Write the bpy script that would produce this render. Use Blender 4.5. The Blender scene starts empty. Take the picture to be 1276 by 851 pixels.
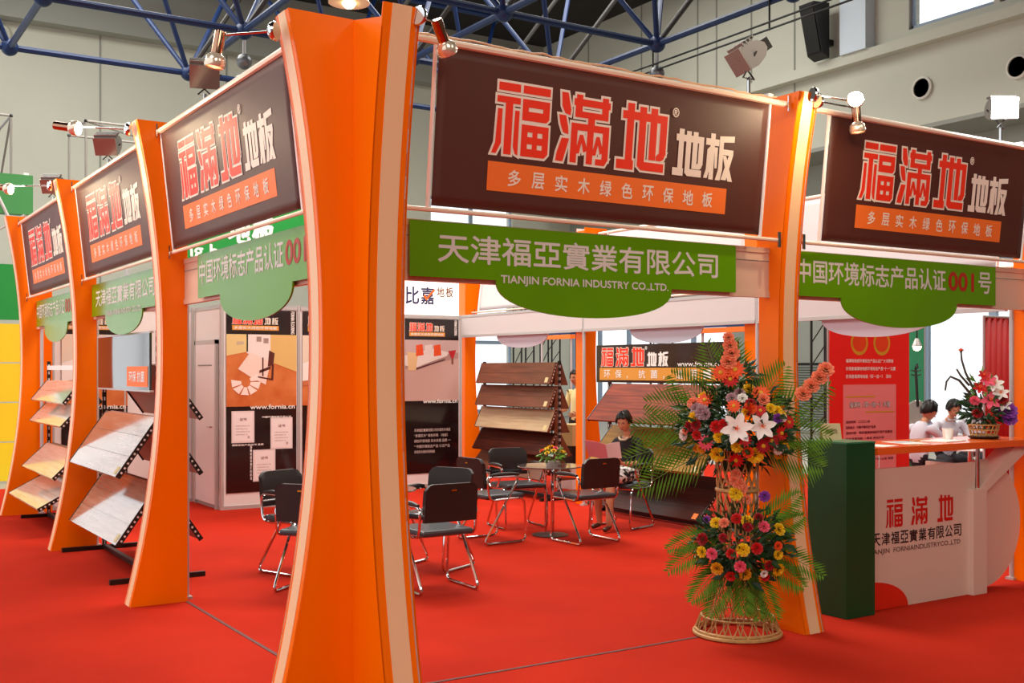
import bpy, bmesh, math, random
from mathutils import Vector as V, Matrix as M
random.seed(7)
S = bpy.context.scene
COL = S.collection
PI = math.pi
# ------------------------------------------------------------------ camera, world, lights, exposure
cam = bpy.data.cameras.new('camera'); co = bpy.data.objects.new('camera', cam); COL.objects.link(co)
cam.sensor_width = 36; cam.lens = 1389/1276*36; cam.shift_y = 35.5/1276; cam.clip_end = 300
co.location = (-2.41, -5.33, 1.7)
co.rotation_euler = (PI/2, 0, -math.atan2(.540, .8415))
S.camera = co
S.view_settings.view_transform = 'Standard'; S.view_settings.look = 'None'
S.view_settings.gamma = 1; S.view_settings.use_curve_mapping = False
S.view_settings.exposure = -0.03
w = bpy.data.worlds.new('world'); S.world = w; w.use_nodes = True
w.node_tree.nodes['Background'].inputs[0].default_value = (.93, .97, 1, 1)
w.node_tree.nodes['Background'].inputs[1].default_value = 1.35

def area(name, loc, size, power, color, target=None, shape='RECTANGLE', sy=None):
    l = bpy.data.lights.new(name, 'AREA'); l.energy = power; l.color = color; l.shape = shape
    l.size = size; l.size_y = sy or size
    o = bpy.data.objects.new(name, l); COL.objects.link(o); o.location = loc
    if target is not None:
        o.rotation_euler = (V(target)-V(loc)).to_track_quat('-Z', 'Y').to_euler()
    return o
area('hall_fill', (-5, -2, 8.3), 3.0, 260, (1, .95, .86))  # unseen area lights added overhead to light stand and hall
area('hall_fill', (-1.5, -9, 7.5), 4.0, 300, (1, .92, .80), (1, 0, 2))  # added behind the camera to brighten surfaces facing the viewer
area('hall_fill', (5, -7, 7.5), 3.0, 110, (1, .92, .80), (4, 0, 2))
area('hall_fill', (3.2, 4.5, 8.3), 3.5, 620, (1, .93, .82))
area('hall_fill', (-6, 8, 8.3), 4.0, 620, (1, .95, .86))
area('hall_fill', (4, 11, 8.3), 4.0, 650, (1, .95, .86))
area('hall_fill', (13, 7, 8.3), 4.0, 700, (1, .95, .86))
area('hall_fill', (9.3, .2, 6.6), 1.6, 160, (1, .95, .88), (8.5, 3, 1))  # added out of view to brighten the red notice
area('hall_fill', (2, 20, 12.9), 7.0, 1500, (1, .98, .92))  # this one and the next are added to brighten the hall walls
area('hall_fill', (13, 17, 12.9), 7.0, 1100, (1, .98, .92))

# ------------------------------------------------------------------ helpers
def hexc(h):
    r = [int(h[i:i+2], 16)/255 for i in (0, 2, 4)]
    return tuple((c/12.92 if c <= .04045 else ((c+.055)/1.055)**2.4) for c in r)+(1,)
MATS = {}
def mat(name, col, rough=.5, metal=0, coat=0, emit=0, ecol=None, alpha=1, trans=0, var=0, vscale=8, bump=0, bscale=60, spec=.5, ior=1.45, stretch=None, col2=None):
    if name in MATS: return MATS[name]
    m = bpy.data.materials.new(name); m.use_nodes = True; MATS[name] = m
    nt = m.node_tree; b = nt.nodes['Principled BSDF']
    c = hexc(col) if isinstance(col, str) else col
    b.inputs['Base Color'].default_value = c; b.inputs['Roughness'].default_value = rough
    b.inputs['Metallic'].default_value = metal; b.inputs['Coat Weight'].default_value = coat
    b.inputs['Coat Roughness'].default_value = .08
    b.inputs['Specular IOR Level'].default_value = spec; b.inputs['IOR'].default_value = ior
    b.inputs['Transmission Weight'].default_value = trans; b.inputs['Alpha'].default_value = alpha
    if emit:
        b.inputs['Emission Color'].default_value = hexc(ecol) if ecol else c
        b.inputs['Emission Strength'].default_value = emit
    tc = nt.nodes.new('ShaderNodeTexCoord'); mp = nt.nodes.new('ShaderNodeMapping')
    nt.links.new(tc.outputs['Object'], mp.inputs[0])
    if stretch: mp.inputs['Scale'].default_value = stretch
    if var:
        n = nt.nodes.new('ShaderNodeTexNoise'); n.inputs['Scale'].default_value = vscale; n.inputs['Detail'].default_value = 5
        nt.links.new(mp.outputs[0], n.inputs['Vector'])
        r = nt.nodes.new('ShaderNodeValToRGB'); r.color_ramp.elements[0].position = .3; r.color_ramp.elements[1].position = .7
        c2 = hexc(col2) if col2 else tuple(x*(1-var) for x in c[:3])+(1,)
        r.color_ramp.elements[0].color = c2; r.color_ramp.elements[1].color = c
        nt.links.new(n.outputs['Fac'], r.inputs[0]); nt.links.new(r.outputs[0], b.inputs['Base Color'])
    if bump:
        n2 = nt.nodes.new('ShaderNodeTexNoise'); n2.inputs['Scale'].default_value = bscale; n2.inputs['Detail'].default_value = 3
        nt.links.new(mp.outputs[0], n2.inputs['Vector'])
        bp = nt.nodes.new('ShaderNodeBump'); bp.inputs['Strength'].default_value = bump; bp.inputs['Distance'].default_value = .01
        nt.links.new(n2.outputs['Fac'], bp.inputs['Height']); nt.links.new(bp.outputs[0], b.inputs['Normal'])
    return m
def wood(name, c1, c2, rough=.3, axis='y', scale=1.0, coat=.4, spec=.5):
    st = {'y': (14*scale, 1.0*scale, 14*scale), 'x': (1.0*scale, 14*scale, 14*scale)}[axis]
    return mat(name, c1, rough, coat=coat, spec=spec, var=.3, vscale=2.2, stretch=st, col2=c2)

def link(o, parent=None, world=False):
    COL.objects.link(o)
    if parent is not None:
        o.parent = parent
        if world: o.matrix_parent_inverse = M.Translation(-V(parent.location))
    return o
class MB:
    def __init__(s): s.v = []; s.f = []; s.m = []
    def add(s, vs, fs, mi=0):
        n = len(s.v); s.v += [tuple(p) for p in vs]; s.f += [tuple(n+i for i in f) for f in fs]; s.m += [mi]*len(fs); return s
    def box(s, a, b, mi=0, T=None):
        x0, y0, z0 = a; x1, y1, z1 = b
        vs = [V(p) for p in ((x0,y0,z0),(x1,y0,z0),(x1,y1,z0),(x0,y1,z0),(x0,y0,z1),(x1,y0,z1),(x1,y1,z1),(x0,y1,z1))]
        if T: vs = [T @ p for p in vs]
        return s.add(vs, [(0,3,2,1),(4,5,6,7),(0,1,5,4),(1,2,6,5),(2,3,7,6),(3,0,4,7)], mi)
    def prism(s, pts, d, mi=0):          # planar polygon (3D pts) extruded by vector d
        n = len(pts); d = V(d); vs = [V(p) for p in pts]+[V(p)+d for p in pts]
        return s.add(vs, [tuple(range(n))[::-1], tuple(range(n, 2*n))]+[(i, (i+1) % n, n+(i+1) % n, n+i) for i in range(n)], mi)
    def tube(s, pts, r, seg=8, mi=0, closed=False):
        pts = [V(p) for p in pts]; n = len(pts); rings = []
        rr = r if isinstance(r, (list, tuple)) else [r]*n
        up = None
        for i, p in enumerate(pts):
            if closed: t = pts[(i+1) % n]-pts[i-1]
            else: t = pts[min(i+1, n-1)]-pts[max(i-1, 0)]
            t.normalize()
            if up is None:
                up = V((0, 0, 1)) if abs(t.z) < .9 else V((1, 0, 0))
            u = (up-t*up.dot(t)); 
            if u.length < 1e-4: u = t.orthogonal()
            u.normalize(); up = u; v = t.cross(u)
            rings.append([p+(u*math.cos(2*PI*k/seg)+v*math.sin(2*PI*k/seg))*rr[i] for k in range(seg)])
        vs = [q for r_ in rings for q in r_]; fs = []
        for i in range(n if closed else n-1):
            a = i*seg; b = ((i+1) % n)*seg
            fs += [(a+k, a+(k+1) % seg, b+(k+1) % seg, b+k) for k in range(seg)]
        if not closed: fs += [tuple(range(seg))[::-1], tuple((n-1)*seg+k for k in range(seg))]
        return s.add(vs, fs, mi)
    def lathe(s, prof, c=(0,0,0), seg=20, mi=0, T=None):   # prof: (r,z)
        vs = []; fs = []
        for r, z in prof:
            for k in range(seg):
                p = V((r*math.cos(2*PI*k/seg), r*math.sin(2*PI*k/seg), z))
                vs.append((T @ p if T else p)+V(c))
        for i in range(len(prof)-1):
            fs += [(i*seg+k, i*seg+(k+1) % seg, (i+1)*seg+(k+1) % seg, (i+1)*seg+k) for k in range(seg)]
        if prof[0][0] > 1e-6: fs.append(tuple(range(seg))[::-1])
        if prof[-1][0] > 1e-6: fs.append(tuple((len(prof)-1)*seg+k for k in range(seg)))
        return s.add(vs, fs, mi)
    def ball(s, c, r, seg=12, rings=8, mi=0, sc=(1,1,1)):
        prof = [(max(1e-7, r*math.sin(PI*i/rings)), -r*math.cos(PI*i/rings)) for i in range(rings+1)]
        T = M.Diagonal((*sc, 1))
        return s.lathe(prof, c, seg, mi, T)
    def build(s, name, mats, parent=None, world=False, smooth=False, bevel=0):
        me = bpy.data.meshes.new(name); me.from_pydata(s.v, [], s.f); 
        mats = mats if isinstance(mats, (list, tuple)) else [mats]
        for m in mats: me.materials.append(m)
        if len(mats) > 1: me.polygons.foreach_set('material_index', s.m)
        if smooth: me.polygons.foreach_set('use_smooth', [True]*len(me.polygons))
        me.update()
        o = bpy.data.objects.new(name, me); link(o, parent, world)
        if smooth:
            bm = bmesh.new(); bm.from_mesh(me); bmesh.ops.remove_doubles(bm, verts=bm.verts, dist=1e-5)
            bmesh.ops.recalc_face_normals(bm, faces=bm.faces)
            for e in bm.edges:
                if len(e.link_faces) == 2 and e.calc_face_angle(0) > .7: e.smooth = False
            bm.to_mesh(me); bm.free()
        if bevel:
            b = o.modifiers.new('bevel', 'BEVEL'); b.width = bevel; b.segments = 2; b.limit_method = 'ANGLE'
        return o
def tag(o, label, cat, group=None):
    o['label'] = label; o['category'] = cat
    if group: o['group'] = group
    return o
def thing(name, label, cat, loc=(0,0,0), rz=0, group=None):
    o = bpy.data.objects.new(name, None); COL.objects.link(o); o.empty_display_size = .1
    o.location = loc; o.rotation_euler = (0, 0, rz)
    return tag(o, label, cat, group)
def struct(o): o['kind'] = 'structure'; return o
def copy_tree(o, parent=None):
    c = o.copy(); COL.objects.link(c)
    if parent: c.parent = parent
    for ch in o.children: copy_tree(ch, c)
    return c

# ---- text
TXT = {}
def text_geo(s):
    if s in TXT: return TXT[s]
    c = bpy.data.curves.new('t', 'FONT'); c.body = s; c.size = 1; c.resolution_u = 3
    o = bpy.data.objects.new('t', c); COL.objects.link(o)
    dg = bpy.context.evaluated_depsgraph_get(); dg.update()
    me = bpy.data.meshes.new_from_object(o.evaluated_get(dg))
    vs = [v.co.copy() for v in me.vertices]; fs = [tuple(p.vertices) for p in me.polygons]
    bpy.data.objects.remove(o); bpy.data.meshes.remove(me)
    x0 = min(v.x for v in vs); x1 = max(v.x for v in vs); y0 = min(v.y for v in vs); y1 = max(v.y for v in vs)
    r = ([((v.x-x0)/(x1-x0), (v.y-y0)/(y1-y0)) for v in vs], fs); TXT[s] = r
    return r
class Plane:      # a flat surface in space: origin = left bottom, right and up unit vectors, normal toward the reader
    def __init__(s, o, right, up): s.o = V(o); s.r = V(right).normalized(); s.u = V(up).normalized(); s.n = s.r.cross(s.u)
    def p(s, x, y, d=0): return s.o+s.r*x+s.u*y+s.n*d
def put_text(mb, pl, s, x, y, wd, ht, bold=0, d=.003, mi=0):
    uv, fs = text_geo(s)
    offs = [(0, 0)] if not bold else [(0, 0), (bold, 0), (-bold, 0), (0, bold), (0, -bold)]
    for i, (a, b) in enumerate(offs):
        mb.add([pl.p(x+u*wd+a, y+v*ht+b, d+.00015*i) for u, v in uv], fs, mi)
def put_rect(mb, pl, x0, y0, x1, y1, d=.002, mi=0):
    mb.add([pl.p(x0, y0, d), pl.p(x1, y0, d), pl.p(x1, y1, d), pl.p(x0, y1, d)], [(0, 1, 2, 3)], mi)
def put_poly(mb, pl, pts, d=.002, mi=0):
    mb.add([pl.p(a, b, d) for a, b in pts], [tuple(range(len(pts)))], mi)
# ---- hand cut logo characters, 100 x 100, y down
def R(a, b, c, d): return [(a, b), (c, b), (c, d), (a, d)]
G = {
'fu': [R(8,0,46,11), R(51,0,100,11), R(6,19,47,28), R(21,28,34,100), [(8,37),(16,37),(16,85),(8,100),(0,100),(6,85)], [(38,37),(46,37),(46,100),(41,98),(37,88)],
  R(51,19,100,30), R(51,30,62,36), R(88,30,100,36), [(51,36),(100,36),(100,44),(95,49),(51,49)],
  R(51,55,100,65), R(51,65,62,72), R(71,65,80,72), R(89,65,100,72), R(51,72,100,82), R(51,82,62,89), R(71,82,80,89), R(89,82,100,89), [(51,89),(100,89),(100,94),(94,100),(51,100)]],
'man': [[(6,0),(18,0),(25,24),(24,32),(14,30),(8,20)], [(3,33),(16,33),(21,50),(22,60),(12,58),(6,46)], [(10,66),(24,66),(14,100),(0,100),(2,88)],
  R(34,0,46,8), R(84,0,96,8), R(30,6,100,16), R(33,16,46,24), R(84,16,97,24), R(33,24,97,33), R(58,33,71,42), R(27,42,100,52), R(27,52,39,100), R(88,52,100,92), [(76,91),(100,91),(94,100),(76,100)], R(58,52,70,100),
  [(44,58),(50,58),(44,86),(36,86)], [(44,58),(50,58),(60,80),(52,84)], [(76,58),(82,58),(76,86),(68,86)], [(76,58),(82,58),(91,80),(84,84)]],
'di': [R(8,12,100,24), R(17,0,31,90), R(42,3,56,92), R(65,3,79,82), R(86,24,100,72), [(80,82),(80,75),(86,70),(100,70),(96,79),(90,82)], R(0,86,34,100), [(42,86),(97,86),(97,99),(50,99),(42,93)]],
'ban': [R(2,12,46,24), R(18,0,31,100), [(8,36),(16,30),(16,80),(10,98),(0,98),(7,80)], [(33,30),(42,30),(42,74),(37,74)], [(50,4),(100,0),(100,11),(50,15)], [(50,13),(62,13),(62,78),(56,100),(42,100),(50,78)],
  R(62,32,98,42), [(86,42),(98,42),(78,98),(62,98)], [(64,46),(74,46),(100,100),(86,100)]],
}
def inflate(p, d):
    n = len(p); out = []
    A = sum(p[i][0]*p[(i+1) % n][1]-p[(i+1) % n][0]*p[i][1] for i in range(n)); s = 1 if A > 0 else -1
    for i in range(n):
        a, b, c = V(p[i-1]), V(p[i]), V(p[(i+1) % n])
        e1 = (b-a).normalized(); e2 = (c-b).normalized()
        n1 = V((e1.y, -e1.x))*s; n2 = V((e2.y, -e2.x))*s
        k = (n1+n2); q = max(.35, k.dot(n1)); out.append(tuple(b+k*(d/q)))
    return out
def put_glyph(mb, pl, g, x, ytop, wd, ht, d=.003, infl=0, mi=0):
    for i, p in enumerate(G[g]):
        if infl: p = inflate(p, infl)
        pts = [(x+a/100*wd, ytop-b/100*ht) for a, b in p]
        ar = sum(pts[j][0]*pts[(j+1) % len(pts)][1]-pts[(j+1) % len(pts)][0]*pts[j][1] for j in range(len(pts)))
        if ar < 0: pts.reverse()
        put_poly(mb, pl, pts, d+i*.00006, mi)

# ------------------------------------------------------------------ materials
ORANGE = mat('orange_laminate', 'ff7600', .22, spec=.3, coat=.06, var=.06, vscale=3, stretch=(1,1,.15))
ORANGE_D = mat('deep_orange_laminate', 'f25a04', .2, coat=.4)
CREAM = mat('cream_laminate', 'f2c79a', .3)
WHITE_L = mat('white_board', 'ece6e4', .45)
ALU = mat('aluminium_profile', 'c4c2c0', .38, metal=.35)
CHROME = mat('chrome', 'dddddd', .08, metal=1)
BRONZE = mat('warm_polished_metal', 'b98a70', .12, metal=1)
BROWN = mat('brown_banner_cloth', '562a1f', .5, var=.12, vscale=2, bump=.15, bscale=5)
REDL = mat('logo_red', 'f63412', .5)
CREAMP = mat('print_cream', 'f8ead8', .5)
ORANGEP = mat('print_orange', 'fb7a2a', .5)
GREEN = mat('green_foil_board', '64a004', .2, spec=.3, coat=.15, bump=.12, bscale=9, var=.12, vscale=1.5)
GREYLET = mat('letter_grey_white', 'd8d2ca', .5)
FASCIA = mat('cream_fascia', 'dcbaa2', .4)
FASCF = mat('pale_grey_fascia', 'd2cccb', .45)
CARPET = mat('red_carpet', 'bd2812', .95, spec=.1, var=.16, vscale=1.3, bump=.25, bscale=220)
BLACKP = mat('black_print', '17090a', .25, coat=.5)
BLACK = mat('black_metal', '15120f', .4)
VINYL = mat('black_vinyl', '23201f', .42, bump=.15, bscale=180)
SEATM = mat('dark_blue_grey_vinyl', '3a4046', .35, coat=.2)
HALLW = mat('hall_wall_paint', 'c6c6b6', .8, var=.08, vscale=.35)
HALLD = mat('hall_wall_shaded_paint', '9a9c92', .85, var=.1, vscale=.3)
BLUE = mat('blue_truss_paint', '0d2856', .45)
BLUEB = mat('bare_dark_truss_tube', '3a3734', .5)
WOODR = wood('red_brown_wood', '8a3416', '5e1e0c', .5, coat=0, spec=.12)
WOODM = wood('mid_brown_wood', '74402a', '58301c', .4, coat=.1)
WOODL = wood('pale_wood', 'c0a684', 'a98e6c', .4)
WOODD = wood('dark_brown_wood', '481a0e', '2c0e07', .45, coat=0, spec=.12)
WOODY = wood('golden_wood', 'a87c30', '8a6220', .5, coat=0, spec=.12)
WOODG = wood('sheen_pale_wood', 'c4a48e', 'a88068', .1, coat=1)  # pale window sheen is mixed into the brown base colour
WHITEP = mat('print_white', 'f4f0ea', .45)
GLASS = mat('clear_glass', 'ffffff', .02, trans=1, ior=1.1)
SKIN = mat('skin', 'c68a68', .5)
HAIR = mat('black_hair', '120d0b', .4)
RATTAN = mat('natural_rattan', 'c99a5c', .55, var=.3, vscale=30)
LEAF = mat('palm_green', '6a9a2c', .4, var=.4, vscale=9)
LEAFD = mat('dark_leaf_green', '1e4014', .45, var=.3, vscale=14)
PAPER = mat('white_paper', 'f2efe8', .6)

# ------------------------------------------------------------------ setting: floor, hall walls, ceiling
HX, HY, HZ = 20.0, 28.0, 13.2
struct(MB().box((-14, -16, -.12), (26, 30, -.01)).build('floor', mat('hall_floor_concrete', 'a09c92', .6, var=.1, vscale=.5)))
ca = MB().box((-14, -16, -.01), (11.5, 12.0, 0)).build('red_carpet', CARPET); tag(ca, 'red carpet covering the whole stand floor and the aisles around it', 'carpet')
def wall_with_holes(name, axis, pos, u0, u1, z0, z1, holes, thick, m, parent=None):
    """axis 'x': plane at x=pos spanning y; axis 'y': plane at y=pos spanning x"""
    us = sorted({u0, u1, *[h[0] for h in holes], *[h[1] for h in holes]}); zs = sorted({z0, z1, *[h[2] for h in holes], *[h[3] for h in holes]})
    mb = MB()
    for a, b in zip(us, us[1:]):
        for c, d in zip(zs, zs[1:]):
            cu, cz = (a+b)/2, (c+d)/2
            if any(h[0] < cu < h[1] and h[2] < cz < h[3] for h in holes): continue
            if axis == 'x': mb.box((pos, a, c), (pos+thick, b, d))
            else: mb.box((a, pos, c), (b, pos+thick, d))
    return struct(mb.build(name, m, parent))
up_holes = [(3.5, 6.0, 9.84, 12), (6.4, 9.6, 9.84, 12), (9.75, 12.0, 9.84, 12)]
wall_right = wall_with_holes('wall_right', 'x', HX, -16, 30, 7.5, HZ, up_holes, .4, HALLW)
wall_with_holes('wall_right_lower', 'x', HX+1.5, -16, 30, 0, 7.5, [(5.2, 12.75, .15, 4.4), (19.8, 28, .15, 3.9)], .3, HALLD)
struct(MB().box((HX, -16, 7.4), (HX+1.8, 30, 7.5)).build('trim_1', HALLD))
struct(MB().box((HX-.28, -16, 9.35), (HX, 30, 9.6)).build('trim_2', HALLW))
wall_back = wall_with_holes('wall_back', 'y', HY, -14, HX+1.8, 0, 11.3, [(15.7, 19.0, .2, 7.6), (-13, .6, .5, 9.5)], .4, HALLW)
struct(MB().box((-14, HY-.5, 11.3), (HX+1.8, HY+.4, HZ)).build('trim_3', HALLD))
struct(MB().box((-14, -16, HZ), (26, 30, HZ+.3)).build('ceiling', mat('dark_roof', '241f1d', .9)))
seam = mat('wall_seam', '8d8f84', .8)
mb = MB()
for x in (1.2, 4.9, 8.6, 12.3): mb.box((x, HY-.02, 0), (x+.05, HY, 11.3))
mb.build('wall_joint', seam, wall_back)['kind'] = 'stuff'
mb = MB()
for y in (8.2, 15.6, 17.2, 18.6, 19.4, 22, 24.8): mb.box((HX-.015, y, 7.5), (HX, y+.05, HZ))
mb.build('wall_joint', seam, wall_right)['kind'] = 'stuff'
struct(MB().box((-.55, HY-.5, 0), (-.1, HY, 11.3)).build('trim_4', mat('white_column_paint', 'f2f2ee', .6)))
PIL = mat('window_lit_pilaster', 'cfdbe4', .6)  # bluish-white window light is put into the base colour
struct(MB().box((HX-.35, 13.0, 9.6), (HX, 13.8, HZ)).build('trim_5', PIL))
# upper windows
WF = mat('window_frame_metal', '8fa0b4', .5)
def window(n, axis, pos, u0, u1, z0, z1, nu, nz, t=.06):
    w_ = struct(MB().box(*( ((pos, u0, z0), (pos+.1, u1, z0+t)) if axis == 'x' else ((u0, pos, z0), (u1, pos+.1, z0+t)) )).build('window_%d' % n, WF))
    def bar(a, b, c, d):
        MB().box(*( ((pos, a, c), (pos+.1, b, d)) if axis == 'x' else ((a, pos, c), (b, pos+.1, d)) )).build('window_bar', WF, w_)
    for i in range(nu+1):
        u = u0+(u1-u0)*i/nu; bar(u-t/2, u+t/2, z0, z1)
    for k in range(1, nz+1):
        z = z0+(z1-z0)*k/nz; bar(u0, u1, z-t/2, z+t/2)
    g = MB().box(*( ((pos+.04, u0, z0), (pos+.05, u1, z1)) if axis == 'x' else ((u0, pos+.04, z0), (u1, pos+.05, z1)) ))
    g.build('pane', GLASS, w_)
window(1, 'x', HX+.1, 3.5, 6.0, 9.84, 12, 1, 1, .1)
window(2, 'x', HX+.1, 6.4, 9.6, 9.84, 12, 1, 1, .1)
window(3, 'x', HX+.1, 9.75, 12.0, 9.84, 12, 1, 1, .1)
window(4, 'x', HX+1.6, 5.2, 12.75, .15, 4.4, 4, 1, .2)
window(5, 'x', HX+1.6, 19.8, 28, .15, 3.9, 5, 1, .15)
window(6, 'y', HY+.1, 15.7, 19.0, .2, 7.6, 2, 3, .12)
window(7, 'y', HY+.1, -13, .6, .5, 9.5, 6, 3, .12)
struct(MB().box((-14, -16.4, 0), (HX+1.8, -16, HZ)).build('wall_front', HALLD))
# plants outside window 4
for k, (x, y, h) in enumerate([(25.0, 8.6, 3.4), (25.6, 11.3, 2.9), (25.2, 5.9, 3.1)]):
    t = thing('garden_tree', ['pale green tree outside the glazed hall side, behind the middle of the reading men', 'pale green tree outside the hall window, nearest the green partition', 'pale green tree outside the hall window, nearest the red hanging cloth'][k], 'tree', (x, y, 0))
    MB().tube([(0,0,0), (.05,0,h*.5), (0,.1,h*.8)], [.09,.07,.04]).build('trunk', WOODM, t)
    mb = MB()
    for i in range(420):
        a = random.uniform(0, 2*PI); r = random.uniform(.2, 1.15); z = random.uniform(h*.35, h*1.1)
        c = V((r*math.cos(a), r*math.sin(a), z)); d1 = V([random.uniform(-1,1) for _ in range(3)]).normalized()*.14; d2 = d1.orthogonal().normalized()*.07
        mb.add([c-d1, c+d2, c+d1, c-d2], [(0,1,2,3)])
    fo = mb.build('foliage', mat('sunlit_foliage', '9cc487', .6), t); fo['kind'] = 'stuff'
# roller shutter on the lower right wall
sh = thing('roller_shutter', 'grey ribbed roller shutter low on the hall wall, left of the red notice', 'shutter', (HX+1.45, 16.3, 0))
MB().box((-.05, -1.1, 0), (.04, 1.1, .1)).build('shutter_sill', ALU, sh)
for k in range(24): MB().box((-.04, -1.05, .12+k*.072), (.03, 1.05, .17+k*.072)).build('slat', mat('shutter_grey', '7d8078', .5), sh)
MB().box((-.02, -1.1, .1), (.045, 1.1, 1.9)).build('backing', BLACK, sh)
# high louvre on the same wall
lv = thing('wall_louvre', 'long grey louvre high on the hall wall, between corner of booth and right brown banner', 'louvre', (HX+1.45, 16.3, 5.2))
for k in range(9): MB().box((-.05, -1.2, k*.13), (.03, 1.2, k*.13+.07)).build('slat', mat('louvre_grey', '8a9088', .5), lv)

# round vents, speakers, detectors
for k, (y, z) in enumerate([(11.6, 8.36), (9.15, 8.3)]):
    t = thing('round_vent', ['round black wall vent left of the other one, below the bright high window', 'round black wall vent at the right edge of the picture'][k], 'vent', (HX-.01, y, z), 0)
    T = M.Rotation(-PI/2, 4, 'Y')
    MB().lathe([(.27, 0), (.27, .05), (.22, .07), (.22, .0)], T=T, seg=28).build('rim', mat('vent_rim', 'd6d2c6', .5), t)
    MB().lathe([(.0001, .03), (.22, .03)], T=T, seg=28).build('grille', mat('vent_dark', '1c1a20', .6), t)
t = thing('wall_speaker', 'tall wedge shaped black loudspeaker beside the pale pilaster high on hall wall', 'speaker', (HX-.3, 14.35, 9.62))
MB().prism([(0-.05,-.22,0), (-.3,-.22,.1), (-.62,-.22,1.35), (-.05,-.22,1.4)], (0,.5,0)).build('cabinet', mat('speaker_black', '1b1618', .5), t)
MB().prism([(-.32,-.18,.14), (-.60,-.18,1.3), (-.63,-.18,1.3), (-.35,-.18,.14)], (0,.42,0)).build('front_grille', BLACK, t)
MB().box((-.05,-.05,.4), (.3,.1,.55)).build('bracket', BLACK, t)
for k, (x, z) in enumerate([(2.3, 10.9)]):
    t = thing('smoke_detector', 'small round beige detector high on the pale far wall', 'detector', (x, HY-.02, z))
    MB().lathe([(.28,0),(.3,.06),(.22,.16),(.0001,.18)], T=M.Rotation(PI/2,4,'X'), seg=20).build('housing', mat('detector_beige', 'b5b2a2', .6), t)
    MB().lathe([(.12,.16),(.1,.22),(.0001,.22)], T=M.Rotation(PI/2,4,'X'), seg=16).build('sensor', ALU, t)

# ------------------------------------------------------------------ space frame
sf = thing('space_frame', 'blue tubular roof space frame with ball nodes under the dark hall roof', 'truss', (0, 0, 8.9))
zt, zu = 8.9, 12.5
lo = {(i, j): V((4*i-2.41, 4*j-1-5.33, zt)) for i in range(-1, 5) for j in range(3, 8)}
hi = {(i, j): V((4*i-2.41+2, 4*j-1-5.33+2, zu)) for i in range(-1, 5) for j in range(3, 8)}
lo = {k: v for k, v in lo.items() if v.y < HY-.6 and v.x < HX-.3}; hi = {k: v for k, v in hi.items() if v.y < HY-.6 and v.x < HX-.3}
CP = V((-2.41, -5.33, 1.7)); FW = V((.54, .8415, 0)); RT = V((.8415, -.54, 0))
def seen(p, m=1.15):
    d = (p-CP).dot(FW); 
    if d < 3: return False
    return abs((p-CP).dot(RT)/d) < .46*m+.06 and (p.z-1.7)/d < .332*m+.05
struts = []
for (i, j), p in lo.items():
    for q in ((i+1, j), (i, j+1)):
        if q in lo: struts.append((p, lo[q], .075, BLUE))
for (i, j), p in hi.items():
    for q in ((i+1, j), (i, j+1)):
        if q in hi: struts.append((p, hi[q], .075, BLUE))
    for n_, q in enumerate(((i, j), (i+1, j), (i, j+1), (i+1, j+1))):
        if q in lo: struts.append((p, lo[q], .06, BLUEB if n_ == 2 else BLUE))
for a, b, r, m in struts:
    if seen(a) or seen(b) or seen((a+b)/2):
        MB().tube([a, b], r, 8).build('strut', m, sf, True, smooth=True)
for p in list(lo.values())+list(hi.values()):
    if seen(p): MB().ball(p, .19, 14, 10).build('node', BLUE, sf, True, smooth=True)
# cable runs beneath a chord
t = thing('power_cable', 'pair of thin black cables slung under blue roof truss at right', 'cable', (9, 13, 8.4))
for dz in (0, .14):
    MB().tube([V((13.5, 20, 8.35+dz)), V((13.5, 13.67, 8.3+dz)), V((13.5, 6, 8.35+dz))], .022, 6).build('wire', BLACK, t, True)
for y in (17.7, 13.7, 10.2): MB().tube([(13.5, y, 8.3), (13.5, y, 8.9)], .02, 6).build('hanger', BLACK, t, True)
# node fittings
for k, kk in enumerate([(2, 6), (4, 5)]):
    if kk in lo:
        p = lo[kk]; t = thing('truss_hook_lamp', ['grey ball fitting hanging under the left truss node', 'grey ball fitting hanging under the right truss node above the middle banner'][k], 'fitting', (p.x, p.y, p.z-.2))
        MB().tube([(0,0,0),(0,0,-.35)], .04).build('stem', ALU, t)
        MB().ball((0,0,-.45), .17).build('ball', mat('grey_fitting', '77787a', .35, metal=.6), t, smooth=True)
        MB().ball((0,0,-.85), .22, sc=(1,1,.6)).build('shade', MATS['grey_fitting'], t, smooth=True)
# high bay lamps above the corner
for k, (p, r, on) in enumerate([((3.9, 8.6, 6.68), .28, 1), ((4.4, 11.4, 7.75), .30, 0)]):
    t = thing('high_bay_lamp', ['lit conical high bay lamp just above the corner pillar', 'unlit dark conical high bay lamp left of the lit one above the corner pillar'][k], 'lamp', p)
    MB().lathe([(r, 0), (r*.9, .12), (r*.62, .42), (r*.3, .5), (.0001, .52)], seg=28).build('shade', mat('lamp_shade_grey', '8f8c86', .3, metal=.5) if not on else mat('lamp_shade_lit', 'e8d9b8', .4), t, smooth=True)
    MB().ball((0, 0, .02), r*.35).build('bulb', mat('warm_bulb', 'fff0c8', .5, emit=14, ecol='ffe2a8') if on else WHITEP, t, smooth=True)
    MB().tube([(0, 0, .5), (0, 0, 8.9-p[2])], .02).build('rod', BLACK, t)

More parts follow.
